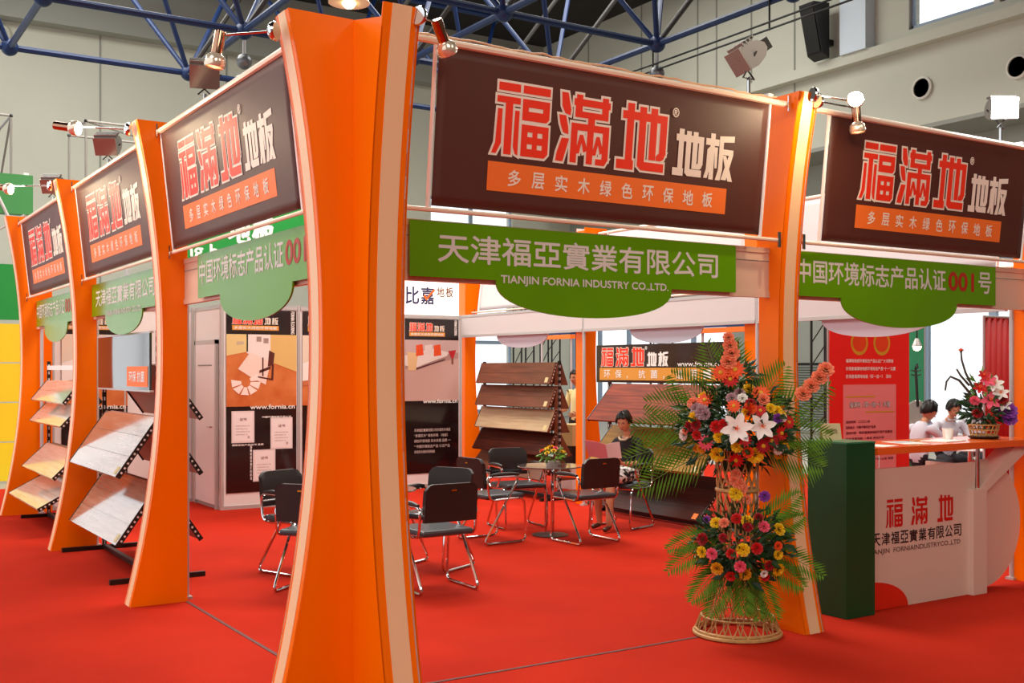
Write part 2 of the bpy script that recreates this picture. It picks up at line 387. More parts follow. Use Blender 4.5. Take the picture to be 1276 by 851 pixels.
# ------------------------------------------------------------------ booth: pillars
PH = 3.5
def wz(z): return .172+.19*((z-1.85)/1.68)**2
ZS = [PH*i/30 for i in range(31)]
def fin(par, base, out, th, side_white_top=False, T=.18):
    """par Empty; base (x,y) of the first corner of the inner edge; out: unit outward; th: unit thickness dir, .17 m"""
    o = V((base[0], base[1], 0)); a = V((*out, 0)); t = V((*th, 0))
    for k in (0, 1):
        off = t*(0 if k == 0 else T-.008)
        top = PH
        pts = [o+off+V((0,0,0))]+[o+off+a*wz(z)+V((0,0,z)) for z in ZS]+[o+off+V((0,0,PH-(.10 if side_white_top and k == 0 else 0)))]
        if side_white_top and k == 0:
            pts = pts[:-2]+[o+off+a*wz(PH-.07)+V((0,0,PH-.07)), o+off+V((0,0,PH))]
        MB().prism(pts, t*.008).build('side_panel', ORANGE, par, True)
        if k == 1: MB().prism([p-t*.010 for p in pts], t*.008).build('inner_lining', WHITE_L, par, True)
    for (s0, s1, m, pr) in ((-.001, .24*T, ORANGE, 0), (.24*T, .76*T, CREAM, .003), (.76*T, T+.001, ORANGE, 0)):
        vs = []; fs = []
        for z in ZS:
            for s_ in (s0, s1):
                vs.append(o+t*s_+a*(wz(z)+pr)+V((0,0,z)))
            for s_ in (s0, s1): vs.append(o+t*s_+a*(wz(z)-.01)+V((0,0,z)))
        for i in range(len(ZS)-1):
            b = 4*i; c = b+4
            fs += [(b, b+1, c+1, c), (b+2, c+2, c+3, b+3), (b, c, c+2, b+2), (b+1, b+3, c+3, c+1)]
        n = 4*(len(ZS)-1); fs += [(0,2,3,1), (n, n+1, n+3, n+2)]
        MB().add(vs, fs).build('edge_stripe', m, par, True)
    MB().prism([o-a*.006, o-a*.006+t*T, o+t*T, o], (0,0,PH-.04)).build('inner_panel', ORANGE, par, True)
    MB().prism([o+t*.01+V((0,0,PH-.14)), o+a*.3+t*.01+V((0,0,PH-.14)), o+a*.3+t*(T-.01)+V((0,0,PH-.14)), o+t*(T-.01)+V((0,0,PH-.14))], (0,0,.01)).build('top_board', WHITE_L, par, True)
def pillar(label, loc, fins):
    t = thing('flared_pillar', label, 'pillar', (loc[0], loc[1], 0), group='flared orange pillars around the booth')
    for f in fins: fin(t, *f)
    return t
pillar('tall orange corner pillar nearest the viewer with two flared wings', (0, 0), [((0, -.07), (-1, 0), (0, 1)), ((0, -.06), (0, -1), (1, 0), True, .205)])
pillar('orange flared pillar left of the corner pillar, second nearest on the left side', (0, 2.85), [((0, 2.85), (-1, 0), (0, 1))])
pillar('orange flared pillar third from the corner along the left side', (0, 5.8), [((0, 5.8), (-1, 0), (0, 1))])
pillar('orange flared pillar at the left edge of picture beside the yellow stand', (0, 8.8), [((0, 8.8), (-1, 0), (0, 1)), ((0, 8.97), (0, 1), (1, 0))])
pillar('orange flared pillar behind the tall flower stand', (3.03, 0), [((3.03, .07), (0, -1), (1, 0))])
pillar('orange pillar at the right edge of picture by the counter end', (5.9, 0), [((5.9, .08), (0, -1), (1, 0)), ((6.07, -.03), (1, 0), (0, 1))])
pillar('orange pillar on the far side, right of the dark rack with the company header', (5.9, 3), [((5.95, 3), (1, 0), (0, 1))])
pillar('orange pillar on the far side between the two sample racks', (5.9, 6), [((5.95, 6), (1, 0), (0, 1))])
pillar('orange pillar at the far booth corner beside the sofa poster', (5.9, 9), [((5.95, 8.98), (1, 0), (0, 1))])
# posts
post_lab = {(0, 2.95): 'slim aluminium post against the second pillar on left side', (0, 5.9): 'slim aluminium post against the third pillar on left side', (0, 8.77): 'slim aluminium post beside the pillar by the yellow stand',
 (5.9, 2.95): 'slim aluminium post at far side behind the tall flowers', (5.9, 5.95): 'slim aluminium post left of the seated reading woman', (5.9, .1): 'slim aluminium post at the right end of the counter'}
for (x, y), l in post_lab.items():
    t = thing('aluminium_post', l, 'post', (x+.03 if x < 1 else x, y, 0), group='booth aluminium posts')
    mb = MB(); mb.lathe([(.02, 0), (.02, 2.51)], seg=8); mb.build('pole', ALU, t)
    MB().box((-.035, -.035, 0), (.035, .035, .02)).build('foot_plate', ALU, t)

# ------------------------------------------------------------------ fascias and green boards
def fascia(label, a, b, out):
    a = V((*a, 0)); b = V((*b, 0)); d = (b-a).normalized(); n = V((*out, 0)); t = thing('fascia_beam', label, 'fascia', tuple((a+b)/2+V((0,0,2.18))), group='fascia beams around the booth')
    def bx(z0, z1, o0, o1): return MB().prism([a+n*o0+V((0,0,z0)), b+n*o0+V((0,0,z0)), b+n*o1+V((0,0,z0)), a+n*o1+V((0,0,z0))], (0,0,z1-z0))
    bx(2.21, 2.48, -.015, .015).build('panel', FASCIA if label.find('far') < 0 else FASCF, t, True)
    bx(2.18, 2.215, -.02, .022).build('bottom_rail', ALU if 'far' in label else FASCIA, t, True)
    bx(2.475, 2.51, -.02, .022).build('top_rail', FASCIA if not 'far' in label else ALU, t, True)
    bx(2.42, 2.424, .016, .019).build('groove', seam, t, True)
fascia('cream fascia beam over the front opening carrying the company name board', (.17, 0), (3.03, 0), (0, -1))
fascia('cream fascia beam above the reception counter opening', (3.2, 0), (5.9, 0), (0, -1))
fascia('cream fascia beam on the left side nearest the corner pillar', (0, .12), (0, 2.85), (-1, 0))
fascia('cream fascia beam on the left side, second opening from corner', (0, 3.02), (0, 5.8), (-1, 0))
fascia('cream fascia beam on the left side, third opening from corner', (0, 5.97), (0, 8.8), (-1, 0))
fascia('white fascia on the far side above the counter end', (5.9, .15), (5.9, 2.93), (1, 0))
fascia('white fascia on the far side above the seated woman', (5.9, 2.97), (5.9, 5.93), (1, 0))
fascia('white fascia on the far side above the stacked sample boards', (5.9, 5.97), (5.9, 8.98), (1, 0))

def green_board(label, origin, right, L, lines, foil=GREEN, back=None):
    """origin: left bottom at z=2.2; reading direction right"""
    pl = Plane(origin, right, (0, 0, 1)); t = thing('green_board', label, 'sign', tuple(pl.p(L/2, 0, 0)), group='green name boards on the fascias')
    n = 28; bw = .64; cx = L/2
    pts = [(0, .3), (0, 0)]+[(cx-bw*math.cos(PI*i/n), -.195*math.sin(PI*i/n)**.8 if 0 < i < n else 0) for i in range(n+1)]+[(L, 0), (L, .3)]
    MB().prism([pl.p(a, b, 0) for a, b in pts], pl.n*.012).build('board', foil if back is None else back, t, True)
    for nm, s, x, y, w_, h_, bold, m in lines:
        mb = MB(); put_text(mb, pl, s, x, y, w_, h_, bold, .0135); q_ = mb.build('lettering', m, t, True)
        if 'CO.' in s: q_['kind'] = 'stuff'
    return t
GRN = mat('print_green_white', 'dcd8d0', .5)
front = [('l', '天津福亞實業有限公司', .17, .085, 2.03, .155, .0026, GREYLET), ('l', 'TIANJIN FORNIA INDUSTRY CO.,LTD.', .57, -.026, 1.22, .056, .0016, GREYLET)]
cert = lambda L: [('l', '中国环境标志产品认证', .04, .09, L-.66, .16, .0025, GREYLET), ('l', '001', L-.58, .1, .3, .135, .006, mat('print_red', 'b02416', .5)), ('l', '号', L-.22, .09, .16, .16, .0025, GREYLET)]
green_board('green board with the company name in Chinese and English over the front opening', (.33, -.045, 2.2), (1, 0, 0), 2.36, front)
green_board('green certification board ending in red 001 over the reception counter', (3.21, -.045, 2.2), (1, 0, 0), 2.24, cert(2.24))
green_board('green certification board on left side between corner pillar and second pillar', (-.045, 2.39, 2.2), (0, -1, 0), 2.24, cert(2.24))
green_board('green company name board on left side between second and third pillar', (-.045, 5.7, 2.2), (0, -1, 0), 2.36, front)
green_board('green certification board on left side between third pillar and yellow stand', (-.045, 8.6, 2.2), (0, -1, 0), 2.24, cert(2.24))
LAV = mat('board_back_lavender', 'cfcad6', .6)
for y, l in ((1.5, 'white back of a half round board under far fascia beside the red notice'), (4.45, 'white back of a half round board under far fascia over the dark rack header'), (7.45, 'white back of a half round board under far fascia over the stacked sample boards')):
    green_board(l, (5.945, y-1.18, 2.2), (0, 1, 0), 2.36, [], back=LAV)

# ------------------------------------------------------------------ brown banners
RAIL = mat('cream_painted_rail', 'f6e0c8', .35)
def banner(label, A, right, L, gapl, gapr, out, back=False):
    """A: left bottom corner on plan (x,y) at inner plane; right dir; out = outward dir. banner leans outward at top"""
    r = V((*right, 0)); o = V((*out, 0)); a = V((*A, 0))
    b0 = a+o*.11+V((0,0,2.575)); t0 = a+o*.20+V((0,0,3.405)); up = (t0-b0); H = up.length
    t = thing('brand_banner', label, 'banner', tuple(b0+r*(L/2)), group='brown company banners between the pillars')
    mcl = BROWN if not back else mat('banner_back_white', 'dcd6d6', .7)
    pl = Plane(b0, r, up)
    mb = MB(); nx, ny = 40, 14; vs = []
    for j in range(ny+1):
        for i in range(nx+1):
            u, v = i/nx, j/ny
            d = .006*math.sin(u*23+v*3)*(1-v)**2+.010*math.sin(u*7.3)*math.sin(v*PI)*.4+.02*(1-v)**3*math.exp(-((u-.04)/.05)**2)*math.sin(v*20)
            edge = min(u, 1-u, v, 1-v); d *= min(1, edge*8)
            vs.append(pl.p(u*L, v*H, -.004+d*.25))
    fs = [(j*(nx+1)+i, j*(nx+1)+i+1, (j+1)*(nx+1)+i+1, (j+1)*(nx+1)+i) for j in range(ny) for i in range(nx)]
    mb.add(vs, fs)
    cl = mb.build('cloth', mcl, t, True, smooth=True)
    sm = cl.modifiers.new('solid', 'SOLIDIFY'); sm.thickness = .003; sm.offset = -1
    for nm, z0, oo, rr in (('top_rail', 3.425, .2, .02), ('bottom_rail', 2.553, .11, .013)):
        MB().tube([a-r*gapl+o*oo+V((0,0,z0)), a+r*(L+gapr)+o*oo+V((0,0,z0))], rr, 8).build(nm, RAIL, t, True)
    for x in (-.018, L+.018):
        MB().tube([pl.p(x, -.02, -.008), pl.p(x, H+.02, -.008)], .012, 8).build('side_pole', mat('white_pole', 'f4f0ec', .3), t, True)
    for x, z0, oo in ((L+gapr-.02, 3.425, .2), (L+gapr-.02, 2.553, .11), (-gapl+.02, 3.425, .2), (-gapl+.02, 2.553, .11)):
        q = a+r*x+o*oo+V((0,0,z0)); MB().prism([q+r*.012+o*.03-V((0,0,.05)), q-r*.012+o*.03-V((0,0,.05)), q-r*.012+o*.022-V((0,0,.05)), q+r*.012+o*.022-V((0,0,.05))], (0,0,.1)).build('clamp', CHROME, t, True)
    if back: return t
    k = L/2.41
    y0 = H-.134
    for g, x in (('fu', .35), ('man', .775), ('di', 1.21)):
        mb = MB(); put_glyph(mb, pl, g, x*k, y0, .37*k, .385, .001, 3.5); o_ = mb.build('character_outline', CREAMP, t, True)
        mb = MB(); put_glyph(mb, pl, g, x*k, y0, .37*k, .385, .003); mb.build('character', REDL, o_)
    for g, x in (('di', 1.645), ('ban', 1.90)): mb = MB(); put_glyph(mb, pl, g, x*k, H-.24, .235*k, .275, .001, 1.4); mb.build('character', CREAMP, t, True)
    mb = MB(); put_text(mb, pl, '®', 1.615*k, H-.175, .05*k, .055, .0015, .004); mb.build('registered_mark', CREAMP, t, True)
    mb = MB(); put_rect(mb, pl, .335*k, H-.725, 2.10*k, H-.565, .001); strip = mb.build('orange_strip', ORANGEP, t, True)
    for i, ch in enumerate('多层实木绿色环保地板'): mb = MB(); put_text(mb, pl, ch, (.47+i*.159)*k, H-.69, .082*k, .088, .0018, .0025); mb.build('character', CREAMP, strip)
    return t
banner('large brown banner with red and white characters over the front opening', (.43, 0), (1, 0), 2.41, .24, .18, (0, -1))
banner('brown banner with red characters over the reception counter at right', (3.43, 0), (1, 0), 2.26, .22, .2, (0, -1))
banner('brown banner on the left side nearest the corner pillar', (0, 2.80), (0, -1), 2.42, .04, .2, (-1, 0))
banner('brown banner on the left side, second from the corner pillar', (0, 5.72), (0, -1), 2.42, .07, .26, (-1, 0))
banner('brown banner on the left side, smallest and farthest in view', (0, 8.72), (0, -1), 2.42, .07, .26, (-1, 0))
banner('plain white back of the far side banner above the counter end', (5.95, .35), (0, 1), 2.4, .25, .2, (1, 0), True)
banner('plain white back of the far side banner above the seated woman', (5.95, 3.35), (0, 1), 2.4, .15, .22, (1, 0), True)
banner('plain white back of the far side banner above the stacked sample boards', (5.95, 6.35), (0, 1), 2.4, .15, .22, (1, 0), True)
# ------------------------------------------------------------------ storage walls with posters
def wall_run(name, a, b, n, z1=2.51, m=WHITE_L, door=None):
    a = V((*a, 0)); b = V((*b, 0)); d = (b-a); L = d.length; d.normalize(); nn = V((d.y, -d.x, 0))   # nn faces the reader for d to the right
    root = struct(MB().prism([a+nn*.02, b+nn*.02, b-nn*.02, a-nn*.02], (0,0,.045)).build(name, ALU))
    for i in range(n+1):
        p = a+d*(L*i/n); mb = MB(); mb.lathe([(.022, 0), (.022, z1)], (p.x, p.y, 0), 8); mb.build('wall_post', ALU, root)
    for i in range(n):
        p = a+d*(L*i/n+.022); q = a+d*(L*(i+1)/n-.022)
        MB().prism([p-nn*.008, q-nn*.008, q+nn*.008, p+nn*.008], (0,0,.15)).build('kick_panel', m, root).location = (0,0,.045)
        MB().prism([p-nn*.004+V((0,0,.19)), q-nn*.004+V((0,0,.19)), q+nn*.004+V((0,0,.19)), p+nn*.004+V((0,0,.19))], (0,0,z1-.25)).build('wall_sheet', m, root)
        MB().prism([p-nn*.015+V((0,0,z1-.06)), q-nn*.015+V((0,0,z1-.06)), q+nn*.015+V((0,0,z1-.06)), p+nn*.015+V((0,0,z1-.06))], (0,0,.05)).build('top_rail', ALU, root)
    return root
wall_run('wall_storage_front', (1.93, 7.95), (3.9, 7.95), 2)
wall_run('wall_storage_side', (1.93, 9.0), (1.93, 7.97), 1)
wall_run('wall_booth_back', (.2, 9.05), (1.9, 9.05), 2)
wall_run('wall_booth_back_right', (4.9, 9.0), (5.88, 9.0), 1)
# door leaf in the storage side wall
dr = struct(MB().box((1.885, 8.08, .05), (1.915, 8.86, 2.02)).build('door_1', mat('door_leaf', 'efe8ea', .4), None))
for a_, b_ in (((1.88, 8.04, .0), (1.92, 8.08, 2.07)), ((1.88, 8.86, 0), (1.92, 8.9, 2.07)), ((1.88, 8.04, 2.02), (1.92, 8.9, 2.07))): MB().box(a_, b_).build('door_frame', ALU, dr)
MB().tube([(1.87, 8.14, 1.0), (1.84, 8.14, 1.0), (1.84, 8.24, 1.0)], .009).build('door_handle', CHROME, dr)
MB().box((1.878, 8.2, 1.75), (1.884, 8.74, 1.765)).build('vent_groove', seam, dr)

MINI = [('fu', 0), ('man', 1), ('di', 2)]
def poster_head(par, pl, x, y, w_, out=CREAMP, strip='e8a040'):
    u = w_/5.1
    for g, i in MINI:
        mb = MB(); put_glyph(mb, pl, g, x+i*u*1.15, y+u*1.15, u, u*1.05, .006, 4); mb.build('character_outline', out, par, True)
        mb = MB(); put_glyph(mb, pl, g, x+i*u*1.15, y+u*1.15, u, u*1.05, .0085); mb.build('character', REDL, par, True)
    for g, i in (('di', 0), ('ban', 1)):
        mb = MB(); put_glyph(mb, pl, g, x+u*3.5+i*u*.82, y+u*.86, u*.7, u*.75, .006); mb.build('character', CREAMP, par, True)
    mb = MB(); put_rect(mb, pl, x, y-u*.52, x+w_, y-u*.02, .004); mb.build('orange_strip', mat('strip_'+strip, strip, .5), par, True)
    mb = MB(); put_text(mb, pl, '多层实木绿色环保地板', x+u*.2, y-u*.42, w_-u*.4, u*.3, .001, .006); mb.build('lettering', WHITEP, par, True)
def poster(label, o, right, W_, H_, kind):
    pl = Plane(o, right, (0,0,1)); t = thing('advertising_poster', label, 'poster', tuple(pl.p(W_/2, 0, 0)), group='tall dark company posters on the white walls')
    MB().prism([pl.p(0,0,0), pl.p(W_,0,0), pl.p(W_,H_,0), pl.p(0,H_,0)], pl.n*.002).build('sheet', BLACKP, t, True)
    yp0, yp1 = H_*.47, H_*.865       # picture
    def r(c, x0, y0, x1, y1, d=.005, nm='print'): mb = MB(); put_rect(mb, pl, x0*W_, yp0+y0*(yp1-yp0), x1*W_, yp0+y1*(yp1-yp0), d); mb.build(nm, mat('pr_'+c, c, .35), t, True)
    def g(c, pts, d=.006, nm='print'): mb = MB(); put_poly(mb, pl, [(a*W_, yp0+b*(yp1-yp0)) for a, b in pts], d); mb.build(nm, mat('pr_'+c, c, .35), t, True)
    if kind in ('chair', 'bed'):
        fl = mat('pr_floor', 'c8642c', .35, var=.3, vscale=5, col2='dc8448'); mb = MB(); put_rect(mb, pl, 0, yp0, W_, yp1, .003); mb.build('picture_floor', fl, t, True)
    if kind == 'chair':
        g('e6cf8e', [(0,.7),(.3,.76),(.3,1),(0,1)]); g('f2e6e0', [(.28,.74),(.62,.6),(.62,1),(.28,1)]); g('e2bc74', [(.62,1),(.62,.62),(1,.48),(1,1)])
        g('f4ddd0', [(.16,.52),(.33,.75),(.62,.62),(.55,.3),(.35,.4)], .0065)
        for a, b in ((.42, .97), (.52, .95)): r('a88f86', a, b-.07, a+.07, b, .0075)
        for k_ in range(6):
            a0 = PI*.95+k_*PI/4.6; a1 = a0+PI/5.6; cx, cy, ra, rb = .27, .34, .21, .11
            g('fbeadf', [(cx+rb*.6*math.cos(a0), cy+rb*.7*math.sin(a0)), (cx+ra*math.cos(a0), cy+ra*.9*math.sin(a0)), (cx+ra*math.cos(a1), cy+ra*.9*math.sin(a1)), (cx+rb*.6*math.cos(a1), cy+rb*.7*math.sin(a1))], .0072)
        for pts in ([(.60,.78),(.68,.74),(.66,.58),(.58,.55)], [(.46,.5),(.62,.56),(.62,.52),(.46,.46)], [(.50,.68),(.52,.68),(.52,.42),(.50,.42)], [(.64,.58),(.67,.58),(.66,.38),(.63,.38)], [(.44,.42),(.66,.38),(.66,.36),(.44,.40)]):
            g('5c2a22', pts, .008, 'printed_chair')
        g('c9b79a', [(.14,.9),(.24,.9),(.24,.86),(.14,.85)], .0072)
    elif kind == 'bed':
        g('e8d8c4', [(0,.35),(1,.5),(1,1),(0,1)]); g('f6efe8', [(0,.35),(.9,.45),(1,.6),(.2,.66),(0,.6)], .0072); g('c9784a', [(0,.28),(.9,.4),(.9,.44),(0,.35)], .008)
    else:
        r('b08c84', 0, 0, 1, 1, .003); g('c9a49a', [(0,0),(1,0),(1,.7),(0,.52)], .005); g('cbb0ac', [(0,.62),(1,.8),(1,1),(0,1)], .006)
        g('e9dcd6', [(.0,.58),(.18,.54),(.78,.74),(.8,.8),(.5,.86),(.0,.74)], .0066); g('5b3038', [(.18,.5),(.74,.67),(.74,.69),(.18,.53)], .007)
        for a in (.2, .53): g('e8552a', [(a,.73),(a+.14,.75),(a+.12,.93),(a,.91)], .0076)
        g('e4d6d2', [(.36,.76),(.5,.78),(.5,.93),(.36,.91)], .0076); g('e6c08e', [(.06,.5),(.2,.5),(.24,.78),(.04,.8)], .0074)
        g('bb2a2e', [(.8,.82),(.95,.84),(.9,.7),(.86,.7)], .0076); g('8a5048', [(.86,.7),(.9,.7),(.9,.6),(.86,.6)], .0078)
    poster_head(t, pl, .08*W_, H_*.915, W_*.66)
    mb = MB(); put_text(mb, Plane(pl.p(.94*W_, H_*.995), pl.u*-1, pl.r), 'FORNIA FLOORING', 0, -.02, .28 if kind != 'sofa' else .22, .045, .0015, .006); mb.build('side_lettering', WHITEP, t, True)
    mb = MB(); put_text(mb, pl, 'www.fornia.cn', .33*W_, yp0-.035, .64*W_, .055, .002, .009); mb.build('web_lettering', WHITEP, t, True)
    if kind == 'chair':
        for (a, b, c_, d_) in ((.07, .325, .32, .215), (.62, .285, .32, .215), (.37, .11, .32, .215)):
            mb = MB(); put_rect(mb, pl, a*W_, b*H_-.12, a*W_+c_*W_, b*H_+.27-.0, .006); q = mb.build('certificate', mat('certificate_paper', 'e8dcda', .4), t, True)
            mb = MB(); put_rect(mb, pl, a*W_+.02, b*H_-.10, a*W_+c_*W_-.02, b*H_+.25, .0072); mb.build('certificate_sheet', mat('certificate_inner', 'f4ecea', .4), t, True)
            mb = MB()
            put_text(mb, pl, '证书', a*W_+.10, b*H_+.15, .09, .035, .001, .0085)
            for kk in range(4): put_text(mb, pl, '中国环境标志产品', a*W_+.05, b*H_+.08-kk*.035, .18-.03*(kk % 2), .014, 0, .0085)
            put_text(mb, pl, '章', a*W_+.2, b*H_-.07, .03, .035, 0, .0085)
            mb.build('fine_print', mat('fine_print_red', '9a6a70', .5), t, True)['kind'] = 'stuff'
        mb = MB()
        put_text(mb, pl, '中国环境标志产品认证', .50*W_, .405*H_, .42*W_, .022, .0008, .006); put_text(mb, pl, '国家免检产品证书 品质', .08*W_, .255*H_, .44*W_, .022, .0008, .006)
        mb.build('caption', WHITEP, t, True)['kind'] = 'stuff'
        mb = MB(); put_text(mb, Plane(pl.p(.33*W_, .255*H_), pl.u*-1, pl.r), '质量管理体系认证证书', 0, 0, .42, .022, .0008, .006); mb.build('caption', WHITEP, t, True)['kind'] = 'stuff'
    if kind == 'sofa':
        mb = MB()
        for k_, (s_, w_) in enumerate([('天津福亞實業有限公司多层实木地板', .67), ('“多层实木” 绿色环保 （地板）', .62), ('绿色环保地板 实木多层 品质 一', .67), ('“ 中国环境标志产品 认证产品', .66), ('多层实木绿色环保地板', .38)]):
            put_text(mb, pl, s_, .17*W_, (.27-.035*k_)*H_, w_*W_, .045, .001, .006)
        mb.build('paragraph', mat('paragraph_print', 'b8a8a0', .5), t, True)['kind'] = 'stuff'
poster('tall poster with a rocking chair picture and three certificates', (1.98, 7.935, .2), (1, 0, 0), .90, 2.24, 'chair')
poster('tall poster with a pale bed picture, half hidden by the corner pillar', (2.96, 7.935, .2), (1, 0, 0), .90, 2.24, 'bed')
poster('tall poster with a white sofa and orange cushions picture', (4.945, 8.985, .2), (1, 0, 0), .89, 2.24, 'sofa')
poster('tall poster seen above a sample rack on the left side', (.3, 9.035, .2), (1, 0, 0), .78, 2.24, 'bed')

# ------------------------------------------------------------------ sample racks
def board(par, p_top, p_bot, along, L, m, planks=3, tab=None, frame=BLACK):
    """tilted sample board from top edge to bottom edge; along = unit vector, L = length"""
    pt, pb, a = V(p_top), V(p_bot), V(along); d = (pb-pt); W_ = d.length; d.normalize(); n = a.cross(d).normalized()
    if n.z < 0: n = -n
    b = MB().prism([pt-n*.004, pb-n*.004, pb+a*L-n*.004, pt+a*L-n*.004], -n*.012).build('sample_board', m, par, True)
    for k in range(planks):
        u0 = W_*k/planks+.0015; u1 = W_*(k+1)/planks-.0015
        q = MB().prism([pt+d*u0, pt+d*u1, pt+d*u1+a*L, pt+d*u0+a*L], n*(.006+.0006*(k % 2))).build('plank', m, b, False)
        q.matrix_parent_inverse = M.Translation(-V(par.location)) @ M.Identity(4) if False else M.Identity(4)
    for e in (-.012, L+.004):
        MB().prism([pt+a*e-n*.03, pb+a*e-n*.03, pb+a*(e+.012)-n*.03, pt+a*(e+.012)-n*.03], n*.04).build('slotted_arm', frame, par, True)
        mb = MB()
        for k in range(int(W_/.045)):
            c = pt+d*(.03+.045*k)+a*(e-.001 if e < 0 else e+.013)-n*.012
            mb.add([c-d*.008-n*.008, c+d*.008-n*.008, c+d*.008+n*.008, c-d*.008+n*.008], [(0,1,2,3)])
        mb.build('arm_slots', mat('slot_pale', 'd8d4d0', .5), par, True)['kind'] = 'stuff'
    if tab:
        c = pb-d*.09+a*(.05 if tab > 0 else L-.12)
        MB().prism([c, c+d*.07, c+d*.07+a*.07, c+a*.07], n*.009).build('label_tag', mat('tag_cream', 'c9b684', .5) if tab < 2 else ORANGEP, par, True)
def upright(par, x, y, z1, s=.035):
    MB().box((x-s/2, y-s/2, 0), (x+s/2, y+s/2, z1)).build('upright', BLACK, par, True)
    mb = MB()
    for k in range(int(z1/.08)):
        for dx in (-1, 1): mb.add([(x+dx*(s/2+.001), y-.006, .05+k*.08), (x+dx*(s/2+.001), y+.006, .05+k*.08), (x+dx*(s/2+.001), y+.006, .085+k*.08), (x+dx*(s/2+.001), y-.006, .085+k*.08)], [(0,1,2,3)])
        for dy in (-1, 1): mb.add([(x-.006, y+dy*(s/2+.001), .05+k*.08), (x+.006, y+dy*(s/2+.001), .05+k*.08), (x+.006, y+dy*(s/2+.001), .085+k*.08), (x-.006, y+dy*(s/2+.001), .085+k*.08)], [(0,1,2,3)])
    mb.build('upright_slots', MATS['slot_pale'] if 'slot_pale' in MATS else mat('slot_pale', 'd8d4d0', .5), par, True)['kind'] = 'stuff'
def feet(par, x, ys, r=.4):
    for y in ys: MB().box((x-r, y-.02, 0), (x+r, y+.02, .04)).build('foot_bar', BLACK, par, True)
    MB().box((x-.02, ys[0], .012), (x+.02, ys[-1], .05)).build('base_bar', BLACK, par, True)
# left, opening 2 (between pillars 2 and 3)
t = thing('sample_rack', 'black slotted rack with two big tilted boards and a mirror-like sign, left side', 'rack', (.04, 4.7, 0), group='flooring sample racks')
upright(t, .05, 3.8, 2.02); upright(t, .05, 5.68, 2.02); feet(t, .05, (3.8, 5.68), .38)
for zb in (.845, .3):
    board(t, (.06, 3.84, zb+.47), (-.27, 3.84, zb), (0, 1, 0), 1.78, WOODG, 3, 1)
    board(t, (.10, 3.84, zb+.47), (.42, 3.84, zb), (0, 1, 0), 1.78, mat('board_underside', 'a8786a', .5), 3)
board(t, (.10, 3.84, 1.75), (.42, 3.84, 1.3), (0, 1, 0), 1.78, MATS['board_underside'], 3)
MB().box((-.01, 3.84, 1.53), (.01, 5.66, 2.0)).build('glossy_sign', mat('mirror_sign', '8a8684', .06, metal=.9), t, True)
mb = MB()
pl = Plane((-.011, 5.66, 1.53), (0, -1, 0), (0, 0, 1)); put_rect(mb, pl, 1.1, .03, 1.78, .2, .002); mb.build('orange_strip', ORANGEP, t, True)
mb = MB(); put_text(mb, pl, '环保 抗菌', 1.18, .07, .5, .09, .002, .004); mb.build('lettering', WHITEP, t, True)
for z_ in (1.52, 2.0): MB().box((-.015, 3.8, z_), (.015, 5.68, z_+.015)).build('sign_rail', ALU, t, True)
# left, opening 3
t = thing('sample_rack', 'black rack with four bright shining boards in the third left opening', 'rack', (.04, 7.5, 0), group='flooring sample racks')
upright(t, .05, 6.6, 1.8); upright(t, .05, 8.45, 1.8); feet(t, .05, (6.6, 8.45), .3)
WSH = wood('sheen_white_board', 'f0ebe0', 'd8cfc0', .1, coat=1)  # reflected window glare is whitened into the base colour
for zt_, zb, xo in ((1.58, 1.36, -.14), (1.33, 1.12, -.16), (.86, .6, -.24), (.52, .30, -.38)):
    board(t, (.03, 6.64, zt_), (xo, 6.64, zb), (0, 1, 0), 1.78, WSH, 2, 0)
    board(t, (.09, 6.64, zt_), (.1-xo, 6.64, zb), (0, 1, 0), 1.78, WOODL, 2, 0)
MB().box((.03, 6.62, 1.70), (.06, 8.43, 1.75)).build('light_bar', WHITEP, t, True)
# right far, 3..6 with header
t = thing('sample_rack', 'wide rack with dark company header and three big tilted boards behind the reading woman', 'rack', (5.88, 4.4, 0), group='flooring sample racks')
upright(t, 5.9, 3.3, 1.55); upright(t, 5.9, 5.42, 1.55); feet(t, 5.82, (3.3, 5.42), .1)
board(t, (5.86, 3.38, 1.535), (5.48, 3.38, 1.11), (0, 1, 0), 1.92, WOODR, 3, 1)
board(t, (5.86, 3.38, 1.04), (5.48, 3.38, .617), (0, 1, 0), 1.92, WOODY, 3, 1)
board(t, (5.86, 3.38, .55), (5.48, 3.38, .12), (0, 1, 0), 1.92, WOODD, 3, 2)
MB().box((5.855, 3.2, 1.55), (5.885, 5.63, 2.0)).build('header_board', BLACKP, t, True)
pl = Plane((5.853, 5.63, 1.55), (0, -1, 0), (0, 0, 1))
for g_, i in MINI:
    mb = MB(); put_glyph(mb, pl, g_, .10+i*.29, .415, .24, .22, .002, 3); mb.build('character_outline', CREAMP, t, True)
    mb = MB(); put_glyph(mb, pl, g_, .10+i*.29, .415, .24, .22, .004); mb.build('character', REDL, t, True)
for g_, i in (('di', 0), ('ban', 1)): mb = MB(); put_glyph(mb, pl, g_, .97+i*.2, .355, .17, .16, .002, 1.5); mb.build('character', WHITEP, t, True)
mb = MB(); put_text(mb, pl, '®', .935, .385, .04, .04, .001, .003); mb.build('registered_mark', WHITEP, t, True)
mb = MB(); put_text(mb, pl, 'www.fornia.cn', 1.5, .19, .7, .055, .0015, .002); mb.build('web_lettering', WHITEP, t, True)
mb = MB(); put_rect(mb, pl, .07, .03, 2.38, .175, .002); mb.build('orange_strip', mat('strip_amber', 'dc9a3c', .5), t, True)
for i, ch in enumerate('环保，抗菌，适用一生'):
    mb = MB(); put_text(mb, pl, ch, .16+i*.22, .055 if ch != '，' else .05, .12 if ch != '，' else .02, .095 if ch != '，' else .03, .0015, .004); mb.build('character', WHITEP, t, True)
